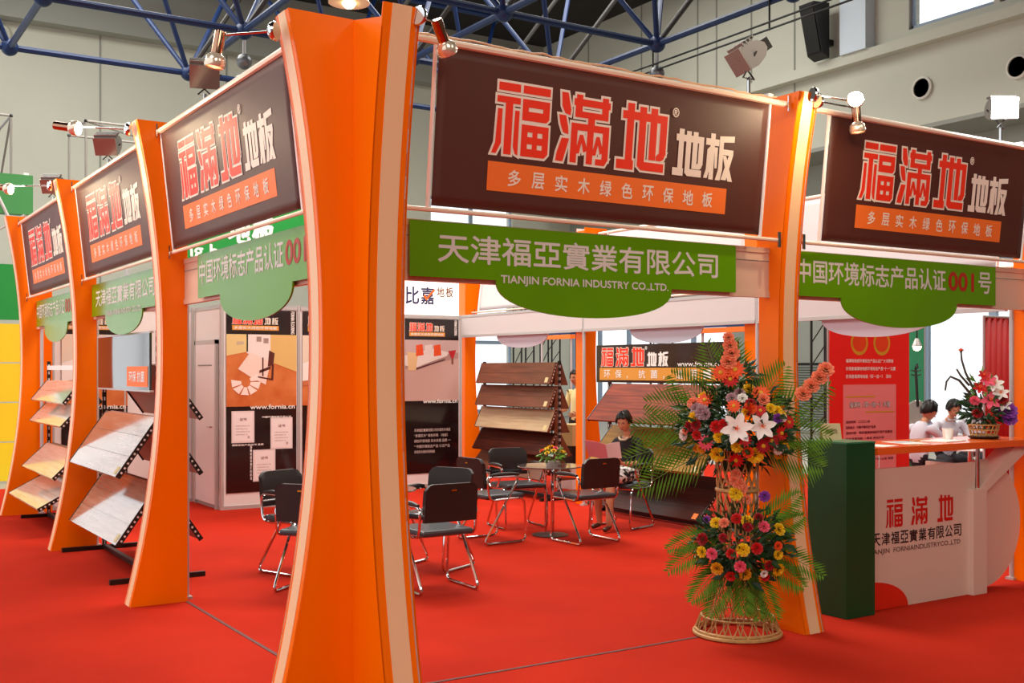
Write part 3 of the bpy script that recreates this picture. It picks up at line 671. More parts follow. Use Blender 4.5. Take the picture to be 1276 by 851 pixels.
# right far, 6..9 : five tiers, both sides
t = thing('sample_rack', 'tall rack of five wood sample tiers, the third pale, behind the chairs', 'rack', (5.95, 7.5, 0), group='flooring sample racks')
upright(t, 5.98, 6.6, 1.82); upright(t, 5.98, 8.48, 1.82); feet(t, 5.98, (6.6, 8.48), .3)
for k, (m_, xo) in enumerate([(WOODM, .10), (WOODM, .12), (WOODL, .13), (WOODD, .17), (WOODM, .24)]):
    zt_ = 1.80-.312*k
    board(t, (5.95, 6.64, zt_), (5.95-xo, 6.64, zt_-.285), (0, 1, 0), 1.84, m_, 2, 1 if k < 3 else 0, frame=WOODM)
    board(t, (6.01, 6.64, zt_), (6.01+xo, 6.64, zt_-.285), (0, 1, 0), 1.84, m_, 2, 0, frame=WOODM)
    MB().prism([(5.95, 6.60, zt_), (6.01, 6.60, zt_), (6.02+xo, 6.60, zt_-.3), (5.94-xo*.3, 6.60, zt_-.3)], (0, .012, 0)).build('end_board', WOODM, t, True)

# ------------------------------------------------------------------ chairs
def rounded(pts, r, n=4):
    out = []; m_ = len(pts)
    for i in range(m_):
        a, b, c = V(pts[i-1]), V(pts[i]), V(pts[(i+1) % m_])
        u = (a-b).normalized(); v = (c-b).normalized(); rr = min(r, (a-b).length*.45, (c-b).length*.45)
        p, q = b+u*rr, b+v*rr
        for k in range(n+1):
            s_ = k/n; out.append(p*(1-s_)**2+b*2*s_*(1-s_)+q*s_**2)
    return out
def slab(mb, cx, wid, pts_in, thick, n=12):
    """rounded pad following profile list of (u,z) in side view"""
    pass
def make_chair():
    t = thing('armchair', 'x', 'chair', (0,0,0))
    for s_ in (-1, 1):
        y = .245*s_
        prof = [(.16, y, .655), (-.23, y, .665), (-.20, y, .43), (.21, y, .445), (.24, y, .013), (-.27, y, .013)]
        sfr = MB().tube(rounded(prof, .07), .0115, 8, closed=True).build('side_frame', CHROME, t, smooth=True)
        MB().tube([(.15, y, .675), (.05, y, .683), (-.1, y, .683), (-.19, y, .675)], [.014, .02, .02, .013], 8).build('armrest', VINYL, sfr, smooth=True)
    MB().tube([(-.21, -.245, .60), (-.225, -.245, .6), (-.225, .245, .6), (-.21, .245, .6)], .01).build('back_crossbar', CHROME, t)
    MB().tube([(-.1, -.245, .425), (-.1, .245, .425)], .01).build('seat_crossbar', CHROME, t)
    MB().tube([(.15, -.245, .43), (.15, .245, .43)], .01).build('seat_crossbar', CHROME, t)
    # seat pad
    bm = MB(); bm.box((-.22, -.225, .435), (.235, .225, .485)); so = bm.build('seat', SEATM, t, bevel=.02)
    # backrest: curved slab
    mb = MB(); n, k = 14, 8; vs = []
    for side in (0, 1):
        for i in range(n+1):
            yy = -.225+.45*i/n
            for j in range(k+1):
                zz = .55+.29*j/k
                cor = max(0, abs(yy)-.17)/.055; top = .045*cor**2 if j == k else (.012*cor**2 if j == k-1 else 0)
                x = -.235-.09*(zz-.55)+.25*yy*yy-(.035 if side else 0)+(.012*math.sin(PI*j/k) if not side else 0)
                vs.append((x, yy, zz-top))
    N = (n+1)*(k+1); fs = []
    for i in range(n):
        for j in range(k):
            a = i*(k+1)+j; b = a+k+1
            fs += [(a, a+1, b+1, b), (N+a, N+b, N+b+1, N+a+1)]
    for i in range(n): a = i*(k+1); b = a+k+1; fs += [(a, b, N+b, N+a), (a+k, N+a+k, N+b+k, b+k)]
    for j in range(k): fs += [(j, N+j, N+j+1, j+1), (n*(k+1)+j, n*(k+1)+j+1, N+n*(k+1)+j+1, N+n*(k+1)+j)]
    mb.add(vs, fs); bk = mb.build('backrest', VINYL, t, smooth=True)
    q = MB().prism([(-.303, -.025, .785), (-.303, .025, .785), (-.303, .02, .797), (-.303, -.02, .797)], (-.004,0,0)).build('brass_badge', mat('brass', 'c79a3a', .25, metal=1), bk)
    return t
chairs = [((1.77, 2.30), 90, 'black chrome armchair nearest the corner pillar, its back to the viewer'),
 ((2.22, 3.12), 207, 'grey-black armchair just behind the nearest one, its front pad to the viewer'),
 ((3.42, 4.12), 3, 'armchair seen side on, left of the flower table, below the orange pillar'),
 ((4.16, 4.80), -98, 'armchair behind the flower table facing the viewer, before the stacked samples'),
 ((4.18, 3.60), 92, 'armchair with its back to the viewer, in front of the reading woman'),
 ((5.13, 4.20), 199, 'armchair the reading woman sits in'),
 ((1.18, 3.56), -69, 'armchair under the certificates poster, rear one of the left pair'),
 ((1.00, 2.77), 41, 'armchair cut by the corner pillar, front one of the left pair')]
c0 = make_chair()
for i, ((x, y), a, l) in enumerate(chairs):
    c = c0 if i == 0 else copy_tree(c0)
    c.location = (x, y, 0); c.rotation_euler = (0, 0, math.radians(a)); c['label'] = l; c['category'] = 'chair'; c['group'] = 'black chrome armchairs around the tables'

# ------------------------------------------------------------------ tables
def table(label, x, y):
    t = thing('round_table', label, 'table', (x, y, 0), group='round tables with chrome legs')
    MB().lathe([(.0001, .705), (.34, .705), (.345, .711), (.34, .717), (.0001, .717)], seg=36).build('table_top', mat('smoky_glass', '6a5b55', .05, coat=1), t)
    MB().lathe([(.19, 0), (.19, .008), (.05, .022), (.0001, .024)], seg=28).build('base_disc', mat('dark_steel', '3a2a26', .3, metal=.6), t)
    for k in range(3):
        a = 2*PI*k/3+.3; MB().tube([(.05*math.cos(a), .05*math.sin(a), .02), (.05*math.cos(a), .05*math.sin(a), .705)], .012).build('leg', CHROME, t)
    return t
table('round glass table carrying the small yellow flower bowl', 4.12, 4.12)
table('round table hidden behind the corner pillar between four chairs', 1.62, 3.05)

# ------------------------------------------------------------------ flowers
def frond(par, base, dirv, L, droop=.35, wd=.13, m=LEAF, name='palm_frond', n=21, face=None):
    b = V(base); d = V(dirv).normalized(); mb = MB(); pts = []; face = V((-.72, -.62, .35)) if face is None else face
    for i in range(n+1):
        s_ = i/n; pts.append(b+d*L*s_+V((0,0,-droop*L*s_*s_)))
    mb.tube(pts, [.005*(1-.7*i/n) for i in range(n+1)], 5)
    for i in range(4, n+1):
        s_ = i/n; t = (pts[i]-pts[i-1]).normalized(); side = t.cross(face).normalized()
        wl = wd*math.sin(PI*min(1, .15+s_*.8))**.7*random.uniform(.85, 1.12)
        for sg in (-1, 1):
            for ph in (0,):
                p = pts[i]-(pts[i]-pts[i-1])*ph
                tip = p+side*sg*wl*.78+t*wl*.72-V((0,0,wl*.12))+face*random.uniform(-.02, .02); mid = p.lerp(tip, .45)+face*.006
                wv = (tip-p).cross(face).normalized()*.0068
                mb.add([p, mid-wv, tip, mid+wv], [(0,1,2,3)])
    return mb.build(name, m, par)
def gerbera(par, c, nrm, r, m, name='gerbera', cm=None):
    n = V(nrm).normalized(); u = n.orthogonal().normalized(); v = n.cross(u); c = V(c); mb = MB(); N = 13
    for ring, (rr, lift, off) in enumerate(((r, .10, 0), (r*.72, .28, .5))):
        for k in range(N):
            a = 2*PI*(k+off)/N; da = PI/N*.9; dd = u*math.cos(a)+v*math.sin(a); s_ = u*-math.sin(a)+v*math.cos(a)
            mb.add([c+n*.004*ring, c+dd*rr*.6-s_*rr*.17+n*rr*lift*.6, c+dd*rr+n*rr*lift, c+dd*rr*.6+s_*rr*.17+n*rr*lift*.6], [(0,1,2,3)])
    T = M.Translation(c+n*.006) @ n.to_track_quat('Z', 'Y').to_matrix().to_4x4()
    mb.lathe([(r*.25, 0), (r*.2, r*.14), (.0001, r*.18)], seg=8, mi=1, T=T)
    mb.lathe([(.003, -r*1.2), (.004, 0)], seg=5, mi=2, T=T)
    return mb.build(name, [m, cm or YEL2, LEAFD], par)
def carnation(par, c, nrm, r, m, name='carnation'):
    n = V(nrm).normalized(); c = V(c); mb = MB(); q = n.to_track_quat('Z', 'Y').to_matrix()
    for ring, (k0, rr, h) in enumerate(((9, 1, .1), (8, .8, .35), (6, .55, .55), (4, .3, .7))):
        for k in range(k0):
            a = 2*PI*k/k0+ring*.4; a2 = a+2*PI/k0*.9
            p = [V((0,0,0)), V((math.cos(a)*rr*r, math.sin(a)*rr*r, h*r)), V((math.cos((a+a2)/2)*rr*r*1.08, math.sin((a+a2)/2)*rr*r*1.08, h*r+.12*r)), V((math.cos(a2)*rr*r, math.sin(a2)*rr*r, h*r))]
            mb.add([c+q @ x for x in p], [(0,1,2,3)])
    mb.lathe([(.003, -r), (r*.3, -.1*r), (r*.5, .25*r)], seg=6, mi=1, T=M.Translation(c) @ q.to_4x4())
    return mb.build(name, [m, LEAFD], par)
def lily(par, c, nrm, r, m, name='lily'):
    n = V(nrm).normalized(); q = n.to_track_quat('Z', 'Y').to_matrix(); c = V(c); mb = MB()
    for k in range(6):
        a = 2*PI*k/6+.2; d = V((math.cos(a), math.sin(a), 0)); s_ = V((-math.sin(a), math.cos(a), 0)); vs = []
        for i in range(5):
            f = i/4; cen = d*r*f+V((0,0,r*(.35*f-.15*f**3))); wv = r*.26*math.sin(PI*min(1, .15+.8*f))**.8 if i < 4 else 0
            vs += [c+q @ (cen-s_*wv+V((0,0,.03*r))), c+q @ cen, c+q @ (cen+s_*wv+V((0,0,.03*r)))]
        fs = []
        for i in range(4): b = 3*i; fs += [(b, b+1, b+4, b+3), (b+1, b+2, b+5, b+4)]
        mb.add(vs, fs)
    for k in range(5):
        a = 2*PI*k/5; mb.tube([c, c+q @ V((math.cos(a)*r*.15, math.sin(a)*r*.15, r*.5))], .003, 4, 1)
    return mb.build(name, [m, ORANGEP], par)
def leaves(par, c, sc, n, m=LEAFD, ln=.09, name='leafage'):
    mb = MB()
    for i in range(n):
        d = V([random.gauss(0, 1) for _ in range(3)]).normalized(); p = V(c)+V((d.x*sc[0], d.y*sc[1], d.z*sc[2]))*random.uniform(.35, .95)
        s_ = (d+V([random.uniform(-.6,.6) for _ in range(3)])).normalized(); w_ = s_.orthogonal().normalized(); L_ = ln*random.uniform(.6, 1.3)
        mid = p+s_*L_*.5+w_.cross(s_)*.01
        mb.add([p, mid+w_*L_*.22, p+s_*L_, mid-w_*L_*.22], [(0,1,2,3)])
    o = mb.build(name, m, par); o['kind'] = 'stuff'; return o
FM = {k: mat('petal_'+k, v, .5) for k, v in dict(red='c81414', crimson='a00c1c', orange='ee5218', coral='f28862', yellow='f0c416', pink='ee5a74', mauve='b08a90', white='f4efe6', purple='8a3aa0', gold='dc9a12').items()}
YEL2 = mat('flower_centre', 'd8a020', .6)
def hemi(az, el): return V((math.cos(az)*math.cos(el), math.sin(az)*math.cos(el), math.sin(el)))
# camera-facing side of the stand is azimuth about -126 deg (toward -x,-y)
FA = math.atan2(-5.3, -5.2)
def bouquet(par, c, sc, specs, r0):
    """specs: (kind, colour, side -1..1, height -1..1, size)"""
    for kd, col, sx, sz, r in specs:
        az = FA+sx*1.25; el = math.asin(max(-.95, min(.95, sz)))
        d = hemi(az, el); p = V(c)+V((d.x*sc[0], d.y*sc[1], d.z*sc[2])); n = (d+hemi(FA, .25)*.7).normalized()
        f = {'g': gerbera, 'c': carnation, 'l': lily}[kd]; f(par, p, n, r*(.8 if kd == 'c' else .92), FM[col])
fs_ = thing('flower_stand', 'tall two tier rattan flower stand with palm fronds and mixed bright flowers', 'flower stand', (2.69, -.07, .001))
# rattan frame
mb = MB(); R0, Rw, Rt = .275, .12, .135
def prof(z):
    if z < .45: f = z/.45; return R0*.86*(1-f)+Rw*f+ (-.02)*math.sin(PI*f)
    return Rw+(Rt-Rw)*(z-.45)/.75
for k in range(14):
    for sg in (-1, 1):
        pts = []
        for i in range(9):
            z = .03+.42*i/8; a = 2*PI*k/14+sg*.55*i/8; pts.append((prof(z)*math.cos(a), prof(z)*math.sin(a), z))
        MB().tube(pts, .0045, 5).build('skirt_cane', RATTAN, fs_)
for k in range(16):
    for sg in (-1, 1):
        pts = []
        for i in range(8):
            z = .45+.75*i/7; a = 2*PI*k/16+sg*.5*math.sin(PI*i/7*1.5); pts.append((prof(z)*math.cos(a), prof(z)*math.sin(a), z))
        MB().tube(pts, .0055, 5).build('column_cane', RATTAN, fs_)
for z, r, th in ((.014, R0, .013), (.035, R0-.01, .010), (.12, .23, .006), (.45, .125, .008), (.93, .132, .012), (1.19, .14, .011), (1.13, .14, .006)):
    MB().tube([(r*math.cos(2*PI*k/28), r*math.sin(2*PI*k/28), z) for k in range(28)], th, 6, closed=True).build('rattan_hoop', RATTAN, fs_)
for k in range(18):
    a = 2*PI*k/18; b = a+PI/18; MB().tube([(R0*math.cos(a), R0*math.sin(a), .02), (.235*math.cos(b), .235*math.sin(b), .12), (R0*math.cos(b+PI/18), R0*math.sin(b+PI/18), .02)], .005, 5).build('base_cane', RATTAN, fs_)
MB().lathe([(.09, 1.05), (.11, 1.22), (.10, 1.24), (.0001, 1.24)], seg=16).build('foam_block', LEAFD, fs_)
up_c = (0, 0, 1.34)
leaves(fs_, up_c, (.39, .39, .29), 700); leaves(fs_, (0, 0, 1.62), (.12, .12, .2), 120)
spec = [('g','red',-.02,-.75,.06),('l','white',0,.0,.115),('l','white',.34,.05,.10),('g','red',.1,-.25,.055),('g','pink',-.48,-.35,.06),('c','red',-.62,-.18,.04),('c','crimson',-.75,.02,.045),('c','crimson',-.62,.06,.045),
 ('g','orange',-.62,.62,.065),('c','yellow',-.76,.7,.045),('c','yellow',-.68,.22,.05),('c','coral',-.95,.55,.05),('c','coral',-.85,.55,.04),('c','mauve',-.55,.35,.06),('c','mauve',-.7,.42,.05),('c','mauve',-.48,.3,.045),
 ('g','orange',-.05,.5,.055),('c','red',-.28,.03,.05),('c','red',-.18,.08,.045),('c','yellow',-.25,-.2,.045),('c','yellow',0,-.42,.045),('c','yellow',-.35,-.62,.06),('c','gold',-.62,-.5,.04),('c','gold',-.75,-.5,.035),
 ('c','orange',.2,.45,.05),('g','red',.35,.4,.05),('c','red',.15,.4,.04),('c','crimson',.22,.55,.045),('c','yellow',.12,.38,.03),('c','mauve',-.1,.68,.045),('c','mauve',.05,.78,.045),('c','white',.1,.68,.04),
 ('g','orange',.55,.78,.075),('c','yellow',.35,.88,.05),('c','yellow',.55,.45,.04),('c','yellow',.65,.38,.045),('c','yellow',.72,.28,.04),('g','red',.85,.12,.055),('c','white',.72,.25,.04),('c','purple',.62,.22,.04),
 ('g','crimson',.52,-.28,.06),('g','crimson',.4,-.4,.06),('g','red',.68,-.12,.055),('c','yellow',.32,-.62,.065),('c','orange',.18,-.55,.045),('c','yellow',.92,-.5,.05),('c','yellow',.9,-.62,.045),('c','white',.75,-.5,.045),('c','coral',.5,.65,.05),('c','coral',-.9,-.1,.03),('c','white',-1.0,-.2,.045),('c','white',-1.1,-.25,.04)]
bouquet(fs_, up_c, (.36, .36, .27), spec, .06)
RV = V((.8415, -.54, 0))
for k, (dx, z, r, c_) in enumerate([(-.04,1.64,.06,'red'),(-.01,1.70,.07,'orange'),(-.10,1.68,.06,'orange'),(-.05,1.75,.05,'coral'),(-.03,1.80,.05,'coral'),(-.04,1.85,.045,'coral'),(-.05,1.90,.035,'coral')]):
    p = RV*dx+V((-.20, -.20, z)); (gerbera if c_ != 'coral' else carnation)(fs_, p, (-.6,-.7,.4), r, FM[c_])
for k, (dx, z) in enumerate([(.28,1.55),(.33,1.60),(.38,1.65),(.42,1.70)]): carnation(fs_, RV*dx+V((-.12,-.30,z)), (-.5,-.7,.5), .05, FM['coral'])
for dx, dz, L, dr_ in [(-.85,.6,.62,.55),(-.9,.25,.6,.4),(-.95,-.02,.62,.35),(-.85,-.35,.6,.2),(-.3,1,.6,.15),(-.05,1,.58,.1),(.25,1,.52,.15),(.7,.75,.62,.2),(.95,.3,.5,.4),(.9,-.25,.45,.25),(-.65,.8,.58,.35)]:
    d = RV*dx+(V((0, -.48, dz)) if dx > .2 else V((.05, .05, dz))); frond(fs_, V((0,0,1.25))+d.normalized()*.08, d, L, dr_*.5, .20)
lo_c = V((-.10, -.13, .60))
leaves(fs_, lo_c, (.30, .30, .27), 560, ln=.085)
spec = [('c','yellow',.05,.05,.05),('c','red',.28,.08,.045),('c','red',-.15,-.05,.038),('c','pink',-.5,-.1,.045),('c','pink',0,-.35,.045),('c','yellow',-.75,-.1,.045),('c','gold',-.45,-.45,.05),('c','gold',-.85,-.35,.04),('c','crimson',-.75,.2,.05),('c','crimson',.15,.55,.04),
 ('c','yellow',-.55,.6,.045),('c','red',-.08,.72,.045),('c','coral',-.35,.62,.04),('c','pink',.5,.55,.045),('c','yellow',.15,.68,.045),('c','purple',-.9,.62,.035),('c','crimson',.5,.75,.035),('c','yellow',.9,.45,.05),('c','yellow',.72,-.1,.04),('c','gold',.1,-.55,.045),
 ('c','yellow',.9,-.5,.05),('c','crimson',.55,-.35,.04),('c','orange',.72,.1,.035),('c','white',.5,-.55,.03),('c','crimson',-.3,.3,.035),('c','red',.6,-.65,.035),('c','red',-.2,-.62,.04),('c','orange',-.95,.05,.03)]
bouquet(fs_, lo_c, (.29, .29, .26), spec, .045)
for dx, z, r, c_ in [(-.02,.94,.045,'yellow'),(.16,.92,.035,'purple'),(-.03,1.02,.035,'coral'),(0,1.0,.04,'coral'),(.02,.97,.035,'coral'),(-.02,1.06,.035,'coral'),(.05,.9,.03,'coral')]:
    carnation(fs_, RV*dx+V((-.09,-.11,z-.02)), (-.6,-.7,.2), r, FM[c_])
for dx, dz, L, dr_ in [(-.95,.3,.42,.6),(-.8,-.75,.36,.2),(-.45,-.9,.38,.1),(0.05,-1,.34,0),(.45,-.9,.4,.05),(.9,-.1,.42,.45),(.7,.75,.45,.2),(.9,.5,.35,.1),(-.9,.05,.4,.7),(.25,-1,.38,0),(.85,-.45,.35,.2)]:
    d = RV*dx+V((-.15, -.18, dz)); frond(fs_, lo_c+d.normalized()*.08, d, L, dr_*.6, .13)
# small bowl on the table
fb = thing('flower_bowl', 'small white bowl of yellow and green flowers on the round glass table', 'flowers', (4.10, 4.05, .717))
MB().lathe([(.06, 0), (.085, .05), (.08, .052), (.0001, .03)], seg=20).build('bowl', mat('bowl_white', 'd8ccca', .3), fb, smooth=True)
leaves(fb, (0,0,.11), (.14,.14,.07), 120, LEAF, .06)
for k in range(14):
    a = k*2.4; r = .035*math.sqrt(k); carnation(fb, (r*math.cos(a), r*math.sin(a), .19-.03*k/14*2), (math.cos(a)*.5, math.sin(a)*.5, 1), .03, FM[['yellow','yellow','pink','orange','yellow','white'][k % 6]])
# ------------------------------------------------------------------ pedestal and counter
GBOX = mat('dark_green_board', '0c4a26', .35, spec=.4, var=.2, vscale=3)
t = thing('green_pedestal', 'tall dark green square pedestal left of the reception counter', 'pedestal', (3.745, 0, 0))
MB().box((3.60, -.18, 0), (3.89, .17, 1.195)).build('body', GBOX, t, True, bevel=.004)
MB().box((3.597, -.183, 1.195), (3.893, .173, 1.206)).build('top_board', mat('green_top', '2e7a50', .3), t, True)
c = thing('place_card', 'cream folded card standing on the dark green pedestal', 'card', (3.72, .05, 1.206), math.radians(-25))
MB().prism([(-.07, 0, 0), (.07, 0, 0), (.07, .03, .115), (-.07, .03, .115)], (0, .002, .001)).build('front_leaf', mat('card_cream', 'd9c79c', .6), c)
MB().prism([(-.07, .066, 0), (.07, .066, 0), (.07, .034, .115), (-.07, .034, .115)], (0, .002, .001)).build('rear_leaf', MATS['card_cream'], c)
mb = MB(); put_text(mb, Plane((-.045, .012, .045), (1, 0, 0), (0, .03, .115)), '接待处', 0, 0, .09, .035, .0008, .0015); mb.build('lettering', mat('grey_ink', '8a7a58', .6), c)

CW = mat('counter_white_laminate', 'ddbfae', .4)
ct = thing('reception_counter', 'pinkish white reception counter with orange top and red Chinese characters', 'counter', (4.8, 0, 0))
def L(name, mb, m, **k): return mb.build(name, m, ct, True, **k)
L('counter_top', MB().box((3.93, -.17, 1.105), (5.86, .36, 1.157)), mat('counter_orange', 'f0641a', .25, coat=.3), bevel=.004)
# front panel, with curved lower left corner
pts = [(4.34, -.09, 0), (5.14, -.09, 0), (5.14, -.09, 1.0), (3.93, -.09, 1.0), (3.93, -.09, .19)]+[(3.93+.40*math.sin(PI/2*i/8), -.09, .19*math.cos(PI/2*i/8)) for i in range(1, 8)]
L('front_panel', MB().prism(pts, (0, .02, 0)), CW)
L('red_half_disc', MB().prism([(3.93, -.10, .003)]+[(3.93+.415*math.sin(PI/2*i/10), -.10, .003+.20*math.cos(PI/2*i/10)) for i in range(11)], (0, .008, 0)), mat('disc_red', 'e02a12', .4))
L('box_post', MB().box((5.05, -.14, 0), (5.22, -.04, .80)), CW, bevel=.003)
L('round_side_panel', MB().prism([(5.36+.50*math.cos(2*PI*k/48), .0, .505+.50*math.sin(2*PI*k/48)) for k in range(48)], (0, .03, 0)), CW)
L('slanted_brace', MB().prism([(5.16, -.12, .80), (5.26, -.12, .78), (5.80, -.12, 1.08), (5.80, -.12, 1.105), (5.62, -.12, 1.105)], (0, .16, 0)), CW)
L('chrome_post', MB().tube([(5.16, -.1, .80), (5.16, -.1, 1.105)], .016, 12), CHROME, smooth=True)
L('chrome_post', MB().tube([(4.02, -.06, 1.0), (4.02, -.06, 1.105)], .012, 12), CHROME, smooth=True)
L('inner_shelf', MB().box((3.95, -.05, .80), (5.14, .34, .82)), CW)
L('rear_panel', MB().box((3.95, .32, 0), (5.14, .34, .80)), CW)
for x in (3.95, 5.12): L('side_panel', MB().box((x-.01, -.07, 0), (x+.01, .33, .98)), CW)
L('glass_front', MB().box((4.05, -.085, 1.0), (5.14, -.08, 1.105)), GLASS)
cpl = Plane((0, -.0905, 0), (1, 0, 0), (0, 0, 1))
for g_, x in (('fu', 4.11), ('man', 4.39), ('di', 4.69)):
    mb = MB(); put_glyph(mb, cpl, g_, x, .775, .185, .20, .001); L('character', mb, mat('counter_red', 'cc1208', .5))
for i, ch in enumerate('天津福亞實業有限公司'): mb = MB(); put_text(mb, cpl, ch, 3.965+i*.102, .455, .088, .088, .0015, .001); L('character', mb, mat('counter_black_print', '2a1a1a', .5))
mb = MB(); put_text(mb, cpl, 'TIANJIN  FORNIAINDUSTRYCO.,LTD', 3.93, .385, 1.03, .045, .0005, .001); L('lettering', mb, mat('counter_brown_print', '6a4a42', .5))['kind'] = 'stuff'
for k, (x, y, a, w_, h_, l) in enumerate([(4.1, .02, .2, .21, .297, 'white sheet of paper on the counter nearest the green pedestal'), (4.55, .08, -.3, .21, .297, 'white brochure in the middle of the orange counter top'), (4.95, .05, .15, .30, .21, 'wide white sheet on the counter, left of flower basket')]):
    T = M.Rotation(a, 4, 'Z'); p = thing('paper_sheet', l, 'paper', (x, y, 1.1575), a, 'papers on the counter')
    MB().box((-w_/2, -h_/2, 0), (w_/2, h_/2, .002+.004*(k == 2))).build('sheet', PAPER, p)
    if k == 1: MB().box((-w_/2+.02, -.02, .0021), (w_/2-.02, .1, .0026)).build('printed_block', mat('print_pale_blue', 'a8b8c8', .5), p)
for k, (x, y, l) in enumerate([(5.12, .12, 'white cup on the counter left of the flower basket'), (5.2, .2, 'second white cup on the counter, touching flower basket side')]):
    p = thing('cup', l, 'cup', (x, y, 1.157))
    MB().lathe([(.0001, .003), (.026, .003), (.026, 0), (.034, .085), (.031, .085), (.024, .008), (.0001, .008)], seg=18).build('cup_body', PAPER, p, smooth=True)
    MB().lathe([(.0001, .07), (.03, .07)], seg=16).build('tea', mat('tea', '8a5a20', .1), p)
# things on the inner shelf
for k, (x, w_, h_, m_, l) in enumerate([(4.25, .22, .10, CW, 'white carton on the shelf under the counter, near the pedestal'), (4.75, .25, .12, mat('carton_tan', 'a8845e', .6), 'tan carton on the shelf under the counter')]):
    p = thing('carton', l, 'box', (x, .15, .82)); MB().box((-w_/2, -.1, 0), (w_/2, .1, h_)).build('carton_body', m_, p); MB().box((-w_/2, -.012, h_), (w_/2, .012, h_+.002)).build('tape', PAPER, p)
# flower basket on the counter
fb = thing('flower_basket', 'basket with pink lilies, white lilies and curved branches on the counter end', 'flowers', (5.50, .08, 1.158))
MB().lathe([(.0001, 0), (.10, 0), (.115, .01), (.12, .02), (.0001, .02)], seg=20).build('tray', BLACK, fb)
for k in range(18):
    a = 2*PI*k/18; b = a+.22
    MB().tube([(.095*math.cos(a), .095*math.sin(a), .02), (.115*math.cos(b), .115*math.sin(b), .11)], .005, 5).build('cane', RATTAN, fb)
for z, r in ((.03, .097), (.07, .108), (.11, .118)): MB().tube([(r*math.cos(2*PI*k/20), r*math.sin(2*PI*k/20), z) for k in range(20)], .006, 5, closed=True).build('hoop', RATTAN, fb)
leaves(fb, (0, 0, .22), (.17, .17, .13), 200, ln=.08); leaves(fb, (-.02, 0, .38), (.11, .11, .14), 90, LEAF, .07)
for dx, z, r, c_, kd in [(.02,.30,.09,'pink','l'),(.10,.36,.07,'white','l'),(.05,.43,.08,'white','l'),(-.06,.40,.06,'red','l'),(.12,.27,.07,'white','l'),(-.03,.50,.05,'red','l'),(.0,.46,.07,'pink','l'),(.11,.31,.05,'crimson','c'),(.16,.22,.07,'purple','c'),(.17,.16,.06,'purple','c'),(-.08,.2,.04,'crimson','c'),(-.1,.3,.04,'pink','c')]:
    p = RV*dx+V((-.07, -.08, z)); {'l': lily, 'c': carnation}[kd](fb, p, (-.55, -.65, .5), r, FM[c_])
BR = mat('dry_branch', '4a4438', .6)
for pts, r in (([(0, .1), (-.10, .34), (-.20, .46), (-.27, .49), (-.30, .45), (-.31, .38)], .012), ([(0, .15), (-.08, .38), (-.15, .52), (-.18, .62), (-.185, .68)], .011), ([(-.12, .42), (-.19, .50), (-.22, .55)], .01), ([(0, .1), (-.06, .25), (-.13, .30)], .01)):
    MB().tube([RV*a+V((-.02, -.02, b)) for a, b in pts], [r*(1-.5*i/len(pts)) for i in range(len(pts))], 7).build('branch', BR, fb, smooth=True)
carnation(fb, RV*-.185+V((-.02,-.02,.69)), (0,0,1), .03, FM['coral'])

# ------------------------------------------------------------------ things outside at right: notice, cloth, partition, instrument
def textlines(mb, pl, rows, x, w_, d=.004):
    for y, s_, f, h_ in rows: put_text(mb, pl, s_, x, y, w_*f, h_, .001, d)
nt = thing('notice_banner', 'big red notice with white heading lines and pink text panel beyond the counter', 'notice', (7.55, 2.87, 0))
pl = Plane((6.9, 2.87, .12), (1, 0, 0), (0, 0, 1)); NR = mat('notice_red', 'f01c10', .5)
MB().prism([pl.p(0,0,0), pl.p(1.3,0,0), pl.p(1.3,2.05,0), pl.p(0,2.05,0)], pl.n*-.02).build('sheet', NR, nt, True)
for x in (.0, 1.3): MB().tube([pl.p(x, -.12, -.03), pl.p(x, 2.07, -.03)], .015).build('pole', ALU, nt, True)
MB().box((6.88, 2.75, 0), (8.22, 3.05, .03)).build('foot', ALU, nt, True)
mb = MB(); put_rect(mb, pl, .2, .1, 1.07, 1.42, .002); mb.build('pink_panel', mat('notice_pink', 'f0908e', .5), nt, True)
for cx in (.46, .83):
    mb = MB(); put_poly(mb, pl, [(cx+.14*math.cos(2*PI*k/24), 1.88+.14*math.sin(2*PI*k/24)) for k in range(24)], .002); mb.build('gold_medallion', mat('medallion_gold', 'd8a428', .4), nt, True)
    mb = MB(); put_poly(mb, pl, [(cx+.11*math.cos(2*PI*k/24), 1.88+.10*math.sin(2*PI*k/24)) for k in range(24)], .004); mb.build('medallion_field', mat('medallion_red', 'e8481a', .4), nt, True)
mb = MB(); textlines(mb, pl, [(1.66, '福满地地板环境标志产品认证广大消费者', 1, .04), (1.575, '好消息福满地地板环境标志产品“十一”之夏', 1.05, .04), (1.49, '好消息福满地地板〈买一送一〉  活动', .95, .04)], .24, .78); mb.build('heading_text', WHITEP, nt, True)['kind'] = 'stuff'
mb = MB(); put_text(mb, pl, '福满地〈买一送一〉大赠', .3, 1.17, .66, .06, .004, .004); mb.build('title_shadow', mat('title_grey', '4a4658', .5), nt, True)['kind'] = 'stuff'
mb = MB(); put_text(mb, pl, '福满地〈买一送一〉大赠', .3, 1.17, .66, .06, .0005, .006); mb.build('title', WHITEP, nt, True)['kind'] = 'stuff'
mb = MB(); put_rect(mb, pl, .24, 1.28, .72, 1.295, .004); put_rect(mb, pl, .56, 1.11, 1.03, 1.125, .004); mb.build('gold_rule', MATS['medallion_gold'], nt, True)['kind'] = 'stuff'
